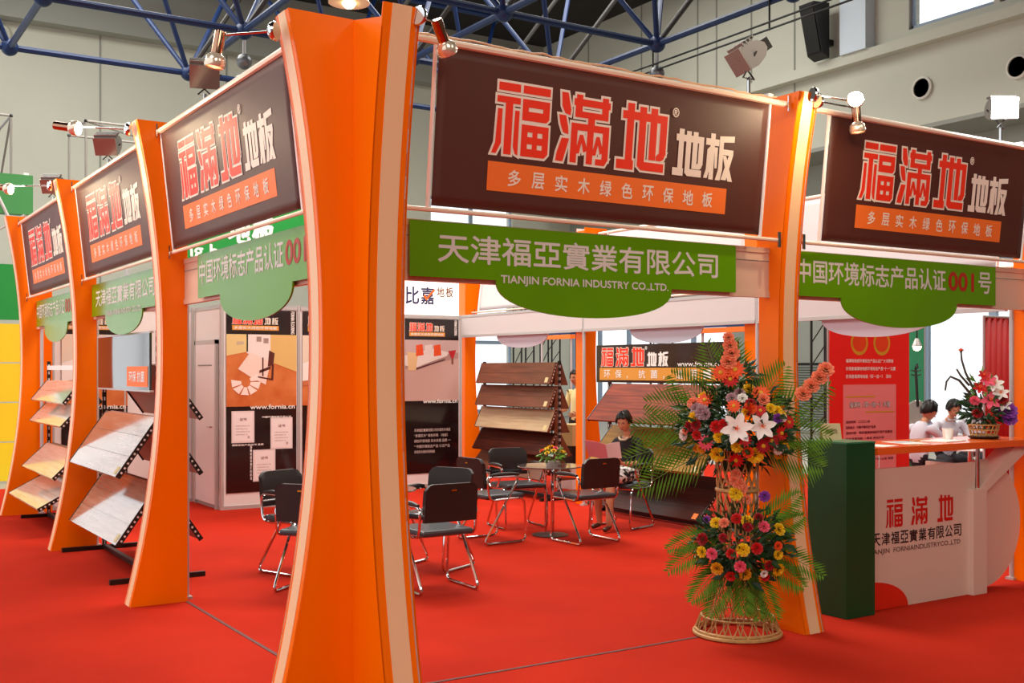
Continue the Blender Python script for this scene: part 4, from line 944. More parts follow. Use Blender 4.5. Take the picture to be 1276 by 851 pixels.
mb = MB(); rows = [(1.0, '活动时间：二〇〇八年', .5, .03), (.94, '活动地点：中国环境标志产品展', .62, .03), (.88, '活动内容：购买福满地地板环保产品赠送', .98, .03), (.82, '实木多层地板 一等品 绿色环保', .8, .025), (.755, '一 购买 福满地 多层 实木 地板 产品 送', 1, .025), (.70, '二 绿色环保地板 买一送一 活动', 1, .025), (.655, '三 等', .12, .025), (.585, '四 产品 中国环境标志产品 认证 地板', 1, .025), (.53, '五', .06, .025), (.47, '六 福满地地板 环保', .6, .025), (.41, '七 绿色产品 实木 地板 认证 品质', 1, .025)]
textlines(mb, pl, rows, .24, .78); mb.build('body_text', mat('ink_maroon', '7a2030', .5), nt, True)['kind'] = 'stuff'
mb = MB(); put_poly(mb, pl, [(.45,.2),(.55,.27),(.68,.33),(.78,.31),(.82,.22),(.7,.2)], .004); mb.build('printed_figure', mat('print_dark_maroon', '4a1424', .5), nt, True)
# red hanging cloth
t = thing('hanging_cloth', 'narrow dark red hanging cloth left of the right edge pillar', 'cloth', (7.38, 1.2, 0))
mb = MB(); n = 24; vs = []
for j in (0, 1):
    for i in range(n+1): vs.append((7.16+.44*i/n, 1.2+.012*math.sin(i*1.3), .04+2.16*j))
mb.add(vs, [(i, i+1, n+2+i, n+1+i) for i in range(n)]); o = mb.build('cloth', mat('cloth_red', 'c01210', .6), t, True, smooth=True); sm = o.modifiers.new('solid', 'SOLIDIFY'); sm.thickness = .006
MB().tube([(7.14, 1.2, 2.21), (7.62, 1.2, 2.21)], .012).build('rod', ALU, t, True)
for x in (7.14, 7.62): MB().tube([(x, 1.2, 0), (x, 1.2, 2.22)], .012).build('stand_pole', ALU, t, True)
for x in (7.14, 7.62): MB().box((x-.02, 1.05, 0), (x+.02, 1.35, .02)).build('foot', ALU, t, True)
# green partition and double bass shaped instrument on stand
t = thing('green_partition', 'green partition panel just right of the red notice', 'partition', (10.85, 4.9, 0))
MB().box((10.60, 4.9, .02), (11.15, 4.94, 2.6)).build('panel', mat('partition_green', '46b080', .5), t, True)
for x in (10.58, 11.17): MB().tube([(x, 4.92, 0), (x, 4.92, 2.62)], .02).build('post', ALU, t, True)
t = thing('cello', 'silver-grey cello leaning against the green partition', 'instrument', (10.55, 4.50, 0), math.radians(-35))
bd = [(x_, z_+.27) for x_, z_ in [(0,.28),(.12,.30),(.2,.38),(.21,.5),(.16,.6),(.13,.68),(.15,.76),(.165,.86),(.12,.97),(.04,1.02)]]
pts = [(x, 0, z) for x, z in bd]+[(-x, 0, z) for x, z in bd[::-1][:-1]]
T = M.Rotation(math.radians(-6), 4, 'X')
MB().prism([T @ V(p) for p in pts], T @ V((0, .11, 0))).build('body', mat('cello_silver', 'b8b4ae', .25, metal=.5), t, bevel=.01)
MB().tube([T @ V((0, .0, 1.2)), T @ V((0, .02, 1.62))], .02).build('neck', BLACK, t)
MB().tube([T @ V((0, .02, 1.62)), T @ V((0, .03, 1.73)), T @ V((0, -.03, 1.78)), T @ V((0, -.04, 1.73))], .018).build('scroll', BLACK, t)
for z in (1.63, 1.69):
    for sg in (-1, 1): MB().tube([T @ V((0, .02, z)), T @ V((.07*sg, .02, z+.02))], .009).build('tuning_peg', BLACK, t)
MB().tube([T @ V((0, .05, .56)), T @ V((0, .05, .02))], .008).build('end_pin', CHROME, t)
MB().prism([T @ V((-.025, -.01, .35)), T @ V((.025, -.01, .35)), T @ V((.015, -.02, .62)), T @ V((-.015, -.02, .62))], (0, -.01, 0)).build('tailpiece', BLACK, t)

# ------------------------------------------------------------------ people
def seg_dist(p, a, b):
    ab = b-a; t = max(0, min(1, (p-a).dot(ab)/max(1e-9, ab.length_squared))); return (p-(a+ab*t)).length
def person(name, label, J, E, regions, mats, loc, rz, head, hair='bun', sub=2, scale=1.0, glasses=False):
    """J: name -> ((x,y,z), r); E: edges (a,b,region)"""
    t = thing(name, label, 'person', loc, rz)
    names = list(J); me = bpy.data.meshes.new('body'); me.from_pydata([J[n][0] for n in names], [(names.index(a), names.index(b)) for a, b, _ in E], [])
    o = bpy.data.objects.new('skeleton', me); COL.objects.link(o)
    md = o.modifiers.new('s', 'SKIN'); md.use_smooth_shade = True; md.branch_smoothing = .6
    for i, n in enumerate(names):
        r = J[n][1]; r = r if isinstance(r, tuple) else (r, r)
        me.skin_vertices[0].data[i].radius = r; me.skin_vertices[0].data[i].use_root = (i == 0)
    o.modifiers.new('ss', 'SUBSURF').levels = sub
    dg = bpy.context.evaluated_depsgraph_get(); dg.update()
    ev = bpy.data.meshes.new_from_object(o.evaluated_get(dg)); bpy.data.objects.remove(o)
    vs = [v.co.copy() for v in ev.vertices]; fs = [tuple(p.vertices) for p in ev.polygons]
    ci = []
    for f in fs:
        c = sum((vs[i] for i in f), V((0,0,0)))/len(f)
        best = min(E, key=lambda e: seg_dist(c, V(J[e[0]][0]), V(J[e[1]][0]))-(J[e[0]][1][0] if isinstance(J[e[0]][1], tuple) else J[e[0]][1])*.5)
        ci.append(regions.index(best[2]))
    mb = MB(); mb.v = [tuple(v) for v in vs]; mb.f = fs; mb.m = ci
    # head
    hc, hz, hp, hr = head; hc = V(hc); Q = M.Rotation(hz, 3, 'Z') @ M.Rotation(hp, 3, 'Y'); k = hr
    def hd(d):     # head surface point for direction (x fwd, y left, z up)
        x, y, z = d; rr = V((x*.098, y*.076, z*.118))
        if z < 0: rr.y *= 1-.38*min(1, -z)**1.3; rr.x *= 1-.10*(-z)
        if x < 0: rr.x *= 1.02
        if x > 0:
            rr.x += .020*math.exp(-(y/.16)**2-((z+.12)/.13)**2)*x          # nose
            rr.x -= .010*math.exp(-((abs(y)-.36)/.15)**2-((z-.10)/.10)**2)  # eye sockets
            rr.x += .006*math.exp(-(y/.28)**2-((z+.46)/.07)**2)             # lips
            rr.x += .008*math.exp(-(y/.25)**2-((z+.85)/.15)**2)             # chin
            rr.x += .004*math.exp(-((abs(y)-.45)/.2)**2-((z+.15)/.15)**2)
        return rr*k
    nu, nv = 36, 26; hv = []
    for j in range(nv+1):
        el = -PI/2+PI*j/nv
        for i in range(nu):
            az = 2*PI*i/nu; hv.append(hc+Q @ hd((math.cos(el)*math.cos(az), math.cos(el)*math.sin(az), math.sin(el))))
    hf = [(j*nu+i, j*nu+(i+1) % nu, (j+1)*nu+(i+1) % nu, (j+1)*nu+i) for j in range(nv) for i in range(nu)]
    mb.add(hv, hf, regions.index('skin'))
    for sg in (-1, 1):   # ears
        e = hc+Q @ (V((-.008, .074*sg, -.005))*k); mb.ball(e, .028*k, 8, 6, regions.index('skin'), sc=(.6, .35, 1))
    mb.build('body', [mats[r] for r in regions], t, smooth=True)
    # hair shell
    hb = MB(); vv = []
    nj = 22
    for j in range(nj+1):
        el = -.75+(PI/2+.75)*j/nj
        for i in range(40):
            az = 2*PI*i/40; d = (math.cos(el)*math.cos(az), math.cos(el)*math.sin(az), math.sin(el))
            vv.append((hc+Q @ (hd(d)*1.0+V(d)*(.012+.006*math.sin(az*9)*(d[2] > 0))*k), d))
    fs2 = []
    for j in range(nj):
        for i in range(40):
            d = vv[j*40+i][1]; line = .62-.9*max(0, -d[0])*1.0-.75*min(1, abs(d[1]))*(1 if d[0] < .55 else .25)
            if d[0] < 0: line = -.08-.5*(-d[0])
            if d[2] > line: fs2.append((j*40+i, j*40+(i+1) % 40, (j+1)*40+(i+1) % 40, (j+1)*40+i))
    hb.add([x for x, _ in vv], fs2)
    if hair == 'bun': hb.ball(hc+Q @ (V((-.075, 0, .075))*k), .042*k, 12, 8)
    ho = hb.build('hair', HAIR, t, smooth=True); sm = ho.modifiers.new('solid', 'SOLIDIFY'); sm.thickness = .008; sm.offset = 1
    for sg in (-1, 1):
        MB().ball(hc+Q @ (V((.077, .029*sg, .010))*k), .011*k, 10, 8, sc=(.6, 1.1, .55)).build('eye', mat('dark_eye', '1a1210', .2), t, smooth=True)
        MB().tube([hc+Q @ (V((.092, .014*sg, .028))*k), hc+Q @ (V((.092, .030*sg, .034))*k), hc+Q @ (V((.080, .046*sg, .028))*k)], .0028*k, 5).build('eyebrow', HAIR, t)
    MB().ball(hc+Q @ (V((.096, 0, -.054))*k), .018*k, 10, 6, sc=(.35, 1.1, .35)).build('mouth', mat('lips', 'a8483e', .4), t, smooth=True)
    return t, hc, Q
def hand(J, E, pre, wrist, palm, fdir, side, up, curl=.6, s=1.0):
    """adds palm and five fingers; fdir = finger direction, side = direction towards thumb"""
    w_, f, sd, u = V(wrist), V(fdir).normalized(), V(side).normalized(), V(up).normalized()
    pc = w_+f*.045*s; J[pre+'palm'] = (tuple(pc), (.026*s, .018*s)); E.append((pre+'wr', pre+'palm', 'skin'))
    for k, (off, ln) in enumerate(((.028, .075), (.010, .085), (-.009, .08), (-.027, .062))):
        b = pc+f*.028*s+sd*off*s; J[f'{pre}f{k}a'] = (tuple(b), .010*s)
        m_ = b+(f*math.cos(curl*.5)-u*math.sin(curl*.5))*ln*.5*s; e = m_+(f*math.cos(curl*1.4)-u*math.sin(curl*1.4))*ln*.5*s
        J[f'{pre}f{k}b'] = (tuple(m_), .0085*s); J[f'{pre}f{k}c'] = (tuple(e), .007*s)
        E += [(pre+'palm', f'{pre}f{k}a', 'skin'), (f'{pre}f{k}a', f'{pre}f{k}b', 'skin'), (f'{pre}f{k}b', f'{pre}f{k}c', 'skin')]
    b = w_+f*.02*s+sd*.028*s; J[pre+'ta'] = (tuple(b), .012*s); J[pre+'tb'] = (tuple(b+(f*.7+sd*.6)*.035*s), .010*s); J[pre+'tc'] = (tuple(b+(f*.95+sd*.5-u*.2)*.062*s), .008*s)
    E += [(pre+'palm', pre+'ta', 'skin'), (pre+'ta', pre+'tb', 'skin'), (pre+'tb', pre+'tc', 'skin')]
# reading woman, seated, local frame: +x forward, +y her left
J = {'pelvis': ((-.09, 0, .57), (.145, .12)), 'spine': ((-.12, 0, .70), (.125, .10)), 'chest': ((-.12, 0, .83), (.135, .105)), 'up': ((-.115, 0, .93), (.105, .075)), 'neck': ((-.10, 0, .99), .046), 'neck2': ((-.07, 0, 1.05), .043),
 'shl': ((-.115, .15, .925), .052), 'shr': ((-.115, -.15, .925), .052), 'ell': ((.0, .21, .69), .040), 'elr': ((.0, -.21, .69), .040), 'l_wr': ((.20, .12, .70), .025), 'r_wr': ((.20, -.13, .70), .025),
 'hil': ((-.06, .09, .555), .085), 'hir': ((-.06, -.09, .555), .085), 'knl': ((.34, .07, .53), .058), 'knr': ((.36, -.08, .53), .058), 'cal': ((.40, .10, .32), .050), 'car': ((.33, -.10, .32), .050),
 'anl': ((.44, .11, .09), .031), 'anr': ((.30, -.10, .09), .031), 'hel': ((.42, .11, .055), .03), 'her': ((.28, -.10, .055), .03), 'tol': ((.56, .13, .032), .026), 'tor': ((.42, -.12, .032), .026)}
E = [('pelvis','spine','top'), ('spine','chest','top'), ('chest','up','top'), ('up','neck','skin'), ('neck','neck2','skin'), ('up','shl','top'), ('up','shr','top'), ('shl','ell','top'), ('shr','elr','top'), ('ell','l_wr','skin'), ('elr','r_wr','skin'),
 ('pelvis','hil','skirt'), ('pelvis','hir','skirt'), ('hil','knl','skin'), ('hir','knr','skin'), ('knl','cal','skin'), ('knr','car','skin'), ('cal','anl','skin'), ('car','anr','skin'), ('anl','hel','shoe'), ('anr','her','shoe'), ('hel','tol','shoe'), ('her','tor','shoe')]
hand(J, E, 'l_', (.20, .12, .70), None, (.75, -.45, .25), (.3, .5, .8), (.2, -.8, .5), .7, .9)
hand(J, E, 'r_', (.20, -.13, .70), None, (.75, .45, .25), (.3, -.5, .8), (.2, .8, .5), .7, .9)
SK = mat('patterned_skirt', '141214', .7, var=.9, vscale=22, col2='e6e2de')
for n_ in SK.node_tree.nodes:
    if n_.bl_idname == 'ShaderNodeValToRGB': n_.color_ramp.elements[0].position = .49; n_.color_ramp.elements[1].position = .52
PM = {'skin': SKIN, 'top': mat('black_blouse', '1d1a1c', .8), 'skirt': SK, 'shoe': mat('brown_shoe', '4a2418', .35), 'shirt': mat('white_shirt', 'cfccd8', .8), 'trousers': mat('dark_trousers', '26242c', .8), 'yellow': mat('pale_yellow_shirt', 'e2d49a', .8)}  # white shirt carries the lavender backlight tone in its colour
wt, hc, Q = person('person', 'seated dark haired person in black top and patterned skirt reading a magazine', J, E, ['skin', 'top', 'skirt', 'shoe'], PM, (5.13, 4.20, -.001), math.radians(199), ((-.035, 0, 1.135), .12, .42, .92), 'bun')
# skirt as a lofted tube over the thighs
rings = [(-.16, .15, .66, .12, .20), (-.10, .18, .60, .14, .2), (.0, .185, .575, .105, 0), (.15, .18, .56, .10, 0), (.30, .165, .55, .088, 0), (.38, .155, .53, .078, 0)]
mb = MB(); vs = []
for x, ry, z, rz_, tl in rings:
    for k in range(28):
        a = 2*PI*k/28; w_ = 1+.03*math.sin(a*7+x*20); vs.append((x+math.sin(a)*tl*-.3, ry*math.cos(a)*w_, z+rz_*math.sin(a)*w_))
mb.add(vs, [(i*28+k, i*28+(k+1) % 28, (i+1)*28+(k+1) % 28, (i+1)*28+k) for i in range(5) for k in range(28)]); o = mb.build('skirt', SK, wt, smooth=True)
o.modifiers.new('solid', 'SOLIDIFY').thickness = .006
MB().tube([(-.02, .06, .97), (.0, .03, .945), (.0, -.03, .945), (-.02, -.06, .97)], .012, 8).build('collar', mat('pale_collar', 'cdb89a', .7), wt, smooth=True)
mg = thing('magazine', 'open pink and white magazine held by the seated reader', 'magazine', (5.13, 4.20, .0), math.radians(199))
for sg in (-1, 1):
    P = [V((.27, 0, .735)), V((.34, .21*sg, .775)), V((.25, .22*sg, .98)) if False else V((.40, .22*sg, .95)), V((.33, 0, .91))]
    n_ = (P[1]-P[0]).cross(P[3]-P[0]).normalized()*sg
    vs = []; nx = 8
    for off in (0, .004):
        for i in range(nx+1):
            f = i/nx; b = .018*math.sin(PI*f)
            vs += [P[0].lerp(P[1], f)+n_*(off-b), P[3].lerp(P[2], f)+n_*(off-b)]
    N = 2*(nx+1); fs = []
    for i in range(nx): a = 2*i; fs += [(a, a+1, a+3, a+2), (N+a, N+a+2, N+a+3, N+a+1), (a, a+2, N+a+2, N+a), (a+1, N+a+1, N+a+3, a+3)]
    fs += [(0, N, N+1, 1), (2*nx, 2*nx+1, N+2*nx+1, N+2*nx)]
    MB().add(vs, fs).build('page_block', mat('magazine_cover_%d' % (sg+1), 'd87a80' if sg < 0 else 'e8c8c4', .4), mg)
def seated_man(label, loc, rz, lean, hz, hp, shirt='shirt', armf=.30, hr=1.0):
    l = lean
    J = {'pelvis': ((-.10, 0, .55), (.16, .13)), 'spine': ((-.10+l*.3, 0, .70), (.155, .12)), 'chest': ((-.10+l*.7, 0, .87), (.17, .12)), 'up': ((-.09+l, 0, 1.0), (.125, .085)), 'neck': ((-.06+l*1.1, 0, 1.06), .055), 'neck2': ((-.02+l*1.2, 0, 1.11), .052),
     'shl': ((-.09+l, .19, .98), .062), 'shr': ((-.09+l, -.19, .98), .062), 'ell': ((.10+l, .25, .78), .047), 'elr': ((.10+l, -.25, .78), .047), 'l_wr': ((armf+l, .10, .80), .030), 'r_wr': ((armf+l, -.10, .80), .030),
     'hil': ((-.06, .10, .53), .09), 'hir': ((-.06, -.10, .53), .09), 'knl': ((.36, .14, .52), .065), 'knr': ((.36, -.14, .52), .065), 'anl': ((.34, .14, .09), .038), 'anr': ((.34, -.14, .09), .038), 'tol': ((.48, .16, .035), .032), 'tor': ((.48, -.16, .035), .032)}
    E = [('pelvis','spine',shirt), ('spine','chest',shirt), ('chest','up',shirt), ('up','neck','skin'), ('neck','neck2','skin'), ('up','shl',shirt), ('up','shr',shirt), ('shl','ell',shirt), ('shr','elr',shirt), ('ell','l_wr',shirt), ('elr','r_wr',shirt),
     ('pelvis','hil','trousers'), ('pelvis','hir','trousers'), ('hil','knl','trousers'), ('hir','knr','trousers'), ('knl','anl','trousers'), ('knr','anr','trousers'), ('anl','tol','shoe'), ('anr','tor','shoe')]
    hand(J, E, 'l_', J['l_wr'][0], None, (.8, -.5, .1), (.3, .4, .8), (.1, -.7, .6), .6)
    hand(J, E, 'r_', J['r_wr'][0], None, (.8, .5, .1), (.3, -.4, .8), (.1, .7, .6), .6)
    t, hc, Q = person('person', label, J, E, ['skin', shirt, 'trousers', 'shoe'], PM, loc, rz, ((.02+l*1.25, 0, 1.195), hz, hp, hr), 'short')
    for sg in (-1, 1): MB().prism([(.0+l*1.1, 0, 1.045), (-.03+l*1.1, .06*sg, 1.09), (.03+l*1.05, .07*sg, 1.04)], (.006, 0, -.004)).build('collar', PM[shirt], t)
    return t
def stool(x, y, rz, l):
    t = thing('stool', l, 'stool', (x, y, .004), rz, 'stools at the far table')
    MB().lathe([(.0001, .40), (.17, .40), (.18, .415), (.17, .43), (.0001, .43)], seg=24).build('seat', VINYL, t)
    for k in range(4):
        a = PI/4+PI/2*k; MB().tube([(.12*math.cos(a), .12*math.sin(a), .40), (.18*math.cos(a), .18*math.sin(a), 0)], .011).build('leg', CHROME, t)
pm = [((9.35, 3.55), math.radians(-10), .06, -.15, .25, 'person in white shirt seen from the side, left at the far table'),
      ((10.42, 3.97), math.radians(-118), .10, 0, .55, 'person in white shirt with head bowed over the far table, facing the viewer'),
      ((11.39, 4.23), math.radians(-155), .04, .1, .3, 'person in white shirt mostly hidden behind the counter flower basket')]
for (x, y), a, ln, hz, hp, l in pm:
    seated_man(l, (x, y, -.002), a, ln, hz, hp)
    stool(x-.08*math.cos(a), y-.08*math.sin(a), a, 'stool under the '+l.replace('person', 'one', 1).split(',')[0].replace(' seen from the side', ' seen side on'))
t = thing('round_table', 'low round white table where the people in white shirts sit', 'table', (10.0, 3.35, 0))
MB().lathe([(.0001, .70), (.40, .70), (.405, .71), (.40, .72), (.0001, .72)], seg=32).build('table_top', WHITEP, t)
MB().tube([(0, 0, .02), (0, 0, .70)], .03).build('pedestal', CHROME, t); MB().lathe([(.24, 0), (.24, .012), (.04, .03), (.0001, .03)], seg=24).build('base_disc', ALU, t)
p = thing('cup', 'white paper cup on the far table between the people in white shirts', 'cup', (10.02, 3.48, .72))
MB().lathe([(.0001, .003), (.026, .003), (.036, .10), (.033, .10), (.0001, .01)], seg=16).build('cup_body', PAPER, p)
MB().lathe([(.0001, .08), (.03, .08)], seg=12).build('tea', MATS['tea'], p)
# standing visitor seen through the far opening
J = {'pelvis': ((0, 0, .95), (.15, .12)), 'spine': ((.0, 0, 1.08), (.14, .11)), 'chest': ((-.01, 0, 1.24), (.15, .11)), 'up': ((-.01, 0, 1.38), (.11, .08)), 'neck': ((0, 0, 1.44), .05), 'neck2': ((.02, 0, 1.50), .047),
 'shl': ((-.01, .17, 1.36), .055), 'shr': ((-.01, -.17, 1.36), .055), 'ell': ((.0, .22, 1.10), .042), 'elr': ((.05, -.20, 1.10), .042), 'l_wr': ((.20, .17, 1.02), .028), 'r_wr': ((.26, -.12, 1.08), .028),
 'hil': ((0, .09, .90), .09), 'hir': ((0, -.09, .90), .09), 'knl': ((.02, .10, .50), .062), 'knr': ((.02, -.10, .50), .062), 'anl': ((0, .11, .09), .036), 'anr': ((0, -.11, .09), .036), 'tol': ((.14, .13, .035), .03), 'tor': ((.14, -.13, .035), .03)}
E = [('pelvis','spine','yellow'), ('spine','chest','yellow'), ('chest','up','yellow'), ('up','neck','skin'), ('neck','neck2','skin'), ('up','shl','yellow'), ('up','shr','yellow'), ('shl','ell','yellow'), ('shr','elr','yellow'), ('ell','l_wr','skin'), ('elr','r_wr','skin'),
 ('pelvis','hil','trousers'), ('pelvis','hir','trousers'), ('hil','knl','trousers'), ('hir','knr','trousers'), ('knl','anl','trousers'), ('knr','anr','trousers'), ('anl','tol','shoe'), ('anr','tor','shoe')]
hand(J, E, 'l_', J['l_wr'][0], None, (1, 0, .1), (0, .2, 1), (0, 1, 0), .5); hand(J, E, 'r_', J['r_wr'][0], None, (1, 0, .2), (0, .2, 1), (0, -1, 0), .5)
person('person', 'standing person in pale yellow shirt seen past the stacked sample rack', J, E, ['skin', 'yellow', 'trousers', 'shoe'], PM, (7.62, 8.45, -.002), math.radians(190), ((.03, 0, 1.58), 0, .15, 1.0), 'short')

# ------------------------------------------------------------------ neighbouring stands behind
t = thing('green_sign', 'big green sign of another stand with white lettering behind the left fascia', 'sign', (3.6, 12, 0))
pl = Plane((2.2, 12, 3.28), (1, 0, 0), (0, 0, 1)); GR2 = mat('sign_green', '0f8a34', .45)
MB().prism([pl.p(0,0,0), pl.p(2.75,0,0), pl.p(2.75,1.25,0), pl.p(0,1.25,0)], pl.n*-.12).build('sign_box', GR2, t, True)
mb = MB(); put_text(mb, pl, 'ng by C', .46, .13, 1.02, .27, .007, .004); mb.build('lettering', WHITEP, t, True)['kind'] = 'stuff'
for i, ch in enumerate('地板'): mb = MB(); put_text(mb, pl, ch, 1.16+i*.40, .44, .35, .45, .018, .004); mb.build('character', WHITEP, t, True)
for x in (2.3, 4.85): MB().tube([(x, 12.07, 0), (x, 12.07, 3.3)], .03).build('mast', ALU, t, True)
t = thing('lit_sign', 'bright white lit sign with blue and brown Chinese brand lettering above sofa poster', 'sign', (5.8, 11, 0))
pl = Plane((4.6, 11, 2.45), (1, 0, 0), (0, 0, 1))
MB().prism([pl.p(0,0,0), pl.p(2.34,0,0), pl.p(2.34,.75,0), pl.p(0,.75,0)], pl.n*-.12).build('light_box', mat('lightbox_white', 'fffaf0', .5, emit=1.0, ecol='fffaf0'), t, True)
for i, ch in enumerate('比嘉'): mb = MB(); put_text(mb, pl, ch, 1.40+i*.28, .34, .24, .28, .006, .004); mb.build('character', mat('sign_navy', '3a3a66', .5), t, True)
mb = MB(); put_poly(mb, pl, [(1.72,.47),(1.78,.40),(1.95,.58),(1.92,.60),(1.79,.46),(1.74,.50)], .006); mb.build('tick_mark', ORANGEP, t, True)
for i, ch in enumerate('地板'): mb = MB(); put_text(mb, pl, ch, 1.98+i*.17, .47, .14, .17, .003, .004); mb.build('character', mat('sign_brown', '8a5a3a', .5), t, True)
mb = MB(); put_rect(mb, pl, 1.95, .13, 2.18, .15, .004); mb.build('orange_rule', ORANGEP, t, True)
for x in (4.7, 6.85): MB().tube([(x, 11.07, 0), (x, 11.07, 2.5)], .03).build('mast', ALU, t, True)
# yellow stand
t = thing('yellow_stand', 'yellow and green exhibition stand wall at the left edge of the picture', 'stand', (-.4, 13, 0))
YP = mat('yellow_panel', 'e8c81a', .5); 
for i in range(2):
    for k in range(4): MB().box((-1.04+i*.78, 12.98, .02+k*.6), (-.28+i*.78, 13.02, .60+k*.6)).build('yellow_panel', YP, t, True)
MB().box((-1.1, 12.96, 2.46), (.52, 13.04, 3.3)).build('green_fascia', GR2, t, True)
MB().box((-1.1, 12.9, 4.06), (.62, 13.1, 4.66)).build('green_header', mat('header_green', '3a8a48', .5), t, True)
for x in (-1.1, .5): MB().box((x, 12.95, 0), (x+.07, 13.05, 4.7)).build('post', WHITEP, t, True)
MB().tube([(.0, 12.9, 4.6), (.55, 12.9, 3.4)], .025).build('brace', ALU, t, True); MB().tube([(-.6, 12.9, 3.3), (.5, 12.9, 4.05)], .02).build('brace', ALU, t, True)
# lightweight frame cubes above neighbouring stands
def frame_cube(label, p, s):
    t = thing('frame_cube', label, 'truss', p, group='thin grey frame cubes above the left stands')
    x, y, z = s; C = [(0,0,0),(x,0,0),(x,y,0),(0,y,0),(0,0,z),(x,0,z),(x,y,z),(0,y,z)]
    for a, b in ((0,1),(1,2),(2,3),(3,0),(4,5),(5,6),(6,7),(7,4),(0,4),(1,5),(2,6),(3,7),(4,6),(5,2)):
        MB().tube([C[a], C[b]], .018, 6).build('rod', mat('grey_rod', '8a8680', .4, metal=.4), t)
    for q in C: MB().ball(q, .03, 8, 6).build('joint', BLACK, t)
frame_cube('thin grey frame cube at the left edge above the green header', (-.9, 13.5, 4.66), (1.3, 1.3, 1.0))
frame_cube('thin grey frame cube beside the glaring lamp above the left banners', (1.45, 13.2, 4.3), (1.6, 1.3, 1.35))
for x, l in ((1.45, 'tall slim mast under the frame cube, hidden behind the second pillar'),): tag(MB().tube([(x+.8, 13.85, 0), (x+.8, 13.85, 4.3)], .04).build('mast', ALU), l, 'mast')
# black lattice towers beyond the far openings
def tower(label, x, y, h):
    t = thing('lattice_tower', label, 'truss', (x, y, .011), group='black lattice towers beyond the far side')
    s_ = .3
    for a, b in ((0,0),(s_,0),(s_,s_),(0,s_)): MB().tube([(a, b, 0), (a, b, h)], .02, 6).build('chord', BLACK, t)
    for k in range(int(h/.35)):
        z = k*.35
        MB().tube([(0, 0, z), (s_, 0, z+.35)], .010, 5).build('lacing', BLACK, t); MB().tube([(0, 0, z+.35), (0, s_, z)], .010, 5).build('lacing', BLACK, t)
tower('black lattice tower seen left above the stacked sample rack', 9.9, 13.5, 3.4)
tower('second black lattice tower, right beside the left one above sample rack', 10.9, 14.0, 3.4)
tower('black lattice tower right of the stacked sample rack by the yellow shirt', 11.6, 11.2, 3.4)
tower('black lattice tower between the dark header and the flower stand pillar', 10.6, 6.2, 3.4)
t = thing('display_desk', 'tan desk with white base near the standing yellow shirted visitor', 'desk', (7.05, 7.72, 0))
MB().box((-.2, -.2, .0), (.2, .2, .35)).build('plinth', WHITEP, t); MB().box((-.17, -.17, .35), (.17, .17, .62)).build('cabinet', BLACK, t); MB().box((-.2, -.2, .62), (.2, .2, .92)).build('desk_top_box', mat('tan_board', 'd8c080', .6), t)
for y0_, y1_, l_ in ((5.6, 7.0, 'blue and orange beam of another stand above the right of dark rack header'), (10.2, 11.2, 'blue and orange beam of another stand above the stacked sample boards')):
  t = thing('stand_beam', l_, 'beam', (8.8, y0_, 0))
  MB().box((8.75, y0_, 2.24), (8.85, y1_, 2.31)).build('orange_strip', ORANGEP, t, True); MB().box((8.75, y0_, 2.32), (8.85, y1_, 2.44)).build('blue_strip', mat('beam_blue', '1c3a6a', .5), t, True)
  for y in (y0_+.05, y1_-.05): MB().tube([(8.8, y, 0), (8.8, y, 2.25)], .02).build('post', ALU, t, True)

# ------------------------------------------------------------------ spotlights and floodlights
BULB = mat('spot_bulb_glow', 'fff0d0', .4, emit=22, ecol='ffdca0')
BULBW = mat('flood_bulb_glow', 'f4fbff', .4, emit=30, ecol='eef6ff')
def spot(label, base, elbow, head_dir, lit=True, power=18, bulb_front=False):
    b, e = V(base), V(elbow); d = V(head_dir).normalized(); t = thing('arm_spotlight', label, 'lamp', base, group='chrome arm spotlights on the pillars')
    ax = (e-b).normalized(); q = ax.to_track_quat('Z', 'Y').to_matrix().to_4x4()
    MB().lathe([(.001, -.01), (.045, -.01), (.05, .0), (.045, .015), (.03, .03), (.001, .035)], T=M.Translation(b) @ q, seg=20).build('wall_rose', CHROME, t, True, smooth=True)
    for k in range(8):
        a = 2*PI*k/8; MB().ball(b+(q.to_3x3() @ V((.034*math.cos(a), .034*math.sin(a), .018))), .009, 8, 6).build('rose_stud', CHROME, t, True, smooth=True)
    MB().tube([b, e], .006).build('arm', CHROME, t, True)
    MB().ball(e, .012).build('joint', CHROME, t, True, smooth=True)
    T = M.Translation(e) @ d.to_track_quat('Z', 'Y').to_matrix().to_4x4()
    MB().lathe([(.001, -.02), (.028, -.02), (.03, -.01), (.03, .10), (.001, .10)], T=T, seg=20).build('head', BRONZE, t, True, smooth=True)
    MB().lathe([(.03, .095), (.05, .115), (.055, .15), (.048, .165), (.043, .16), (.046, .13), (.03, .105)], T=T, seg=22).build('reflector', mat('lamp_rim', 'f0e0c8', .15, metal=.6), t, True, smooth=True)
    MB().ball(e+d*.135, .034, 14, 10).build('bulb', BULB if lit else mat('bulb_dim', 'fff0d8', .3, emit=1.5, ecol='ffd8a0'), t, True, smooth=True)
    if lit:
        l = bpy.data.lights.new('spot_glow', 'POINT'); l.energy = power; l.color = (1, .78, .5); l.shadow_soft_size = .05
        lo_ = bpy.data.objects.new('spot_glow', l); COL.objects.link(lo_); lo_.location = e+d*.22
spot('unlit copper spotlight left of the corner pillar top', (-.39, .02, 3.40), (-.60, .24, 3.40), (-.15, .1, -1), False)
spot('copper spotlight right of the corner pillar top, pointing at large banner', (.19, -.42, 3.46), (.33, -.36, 3.46), (.35, .15, -.55), False)
spot('glowing spotlight at the flower stand pillar top, its bulb to the viewer', (3.06, -.37, 3.46), (3.36, -.45, 3.44), (-.55, -.5, -.1), True, 32)
spot('second smaller spotlight right of the flower stand pillar top', (3.18, -.30, 3.45), (3.55, -.30, 3.45), (.05, -.05, -1), False)
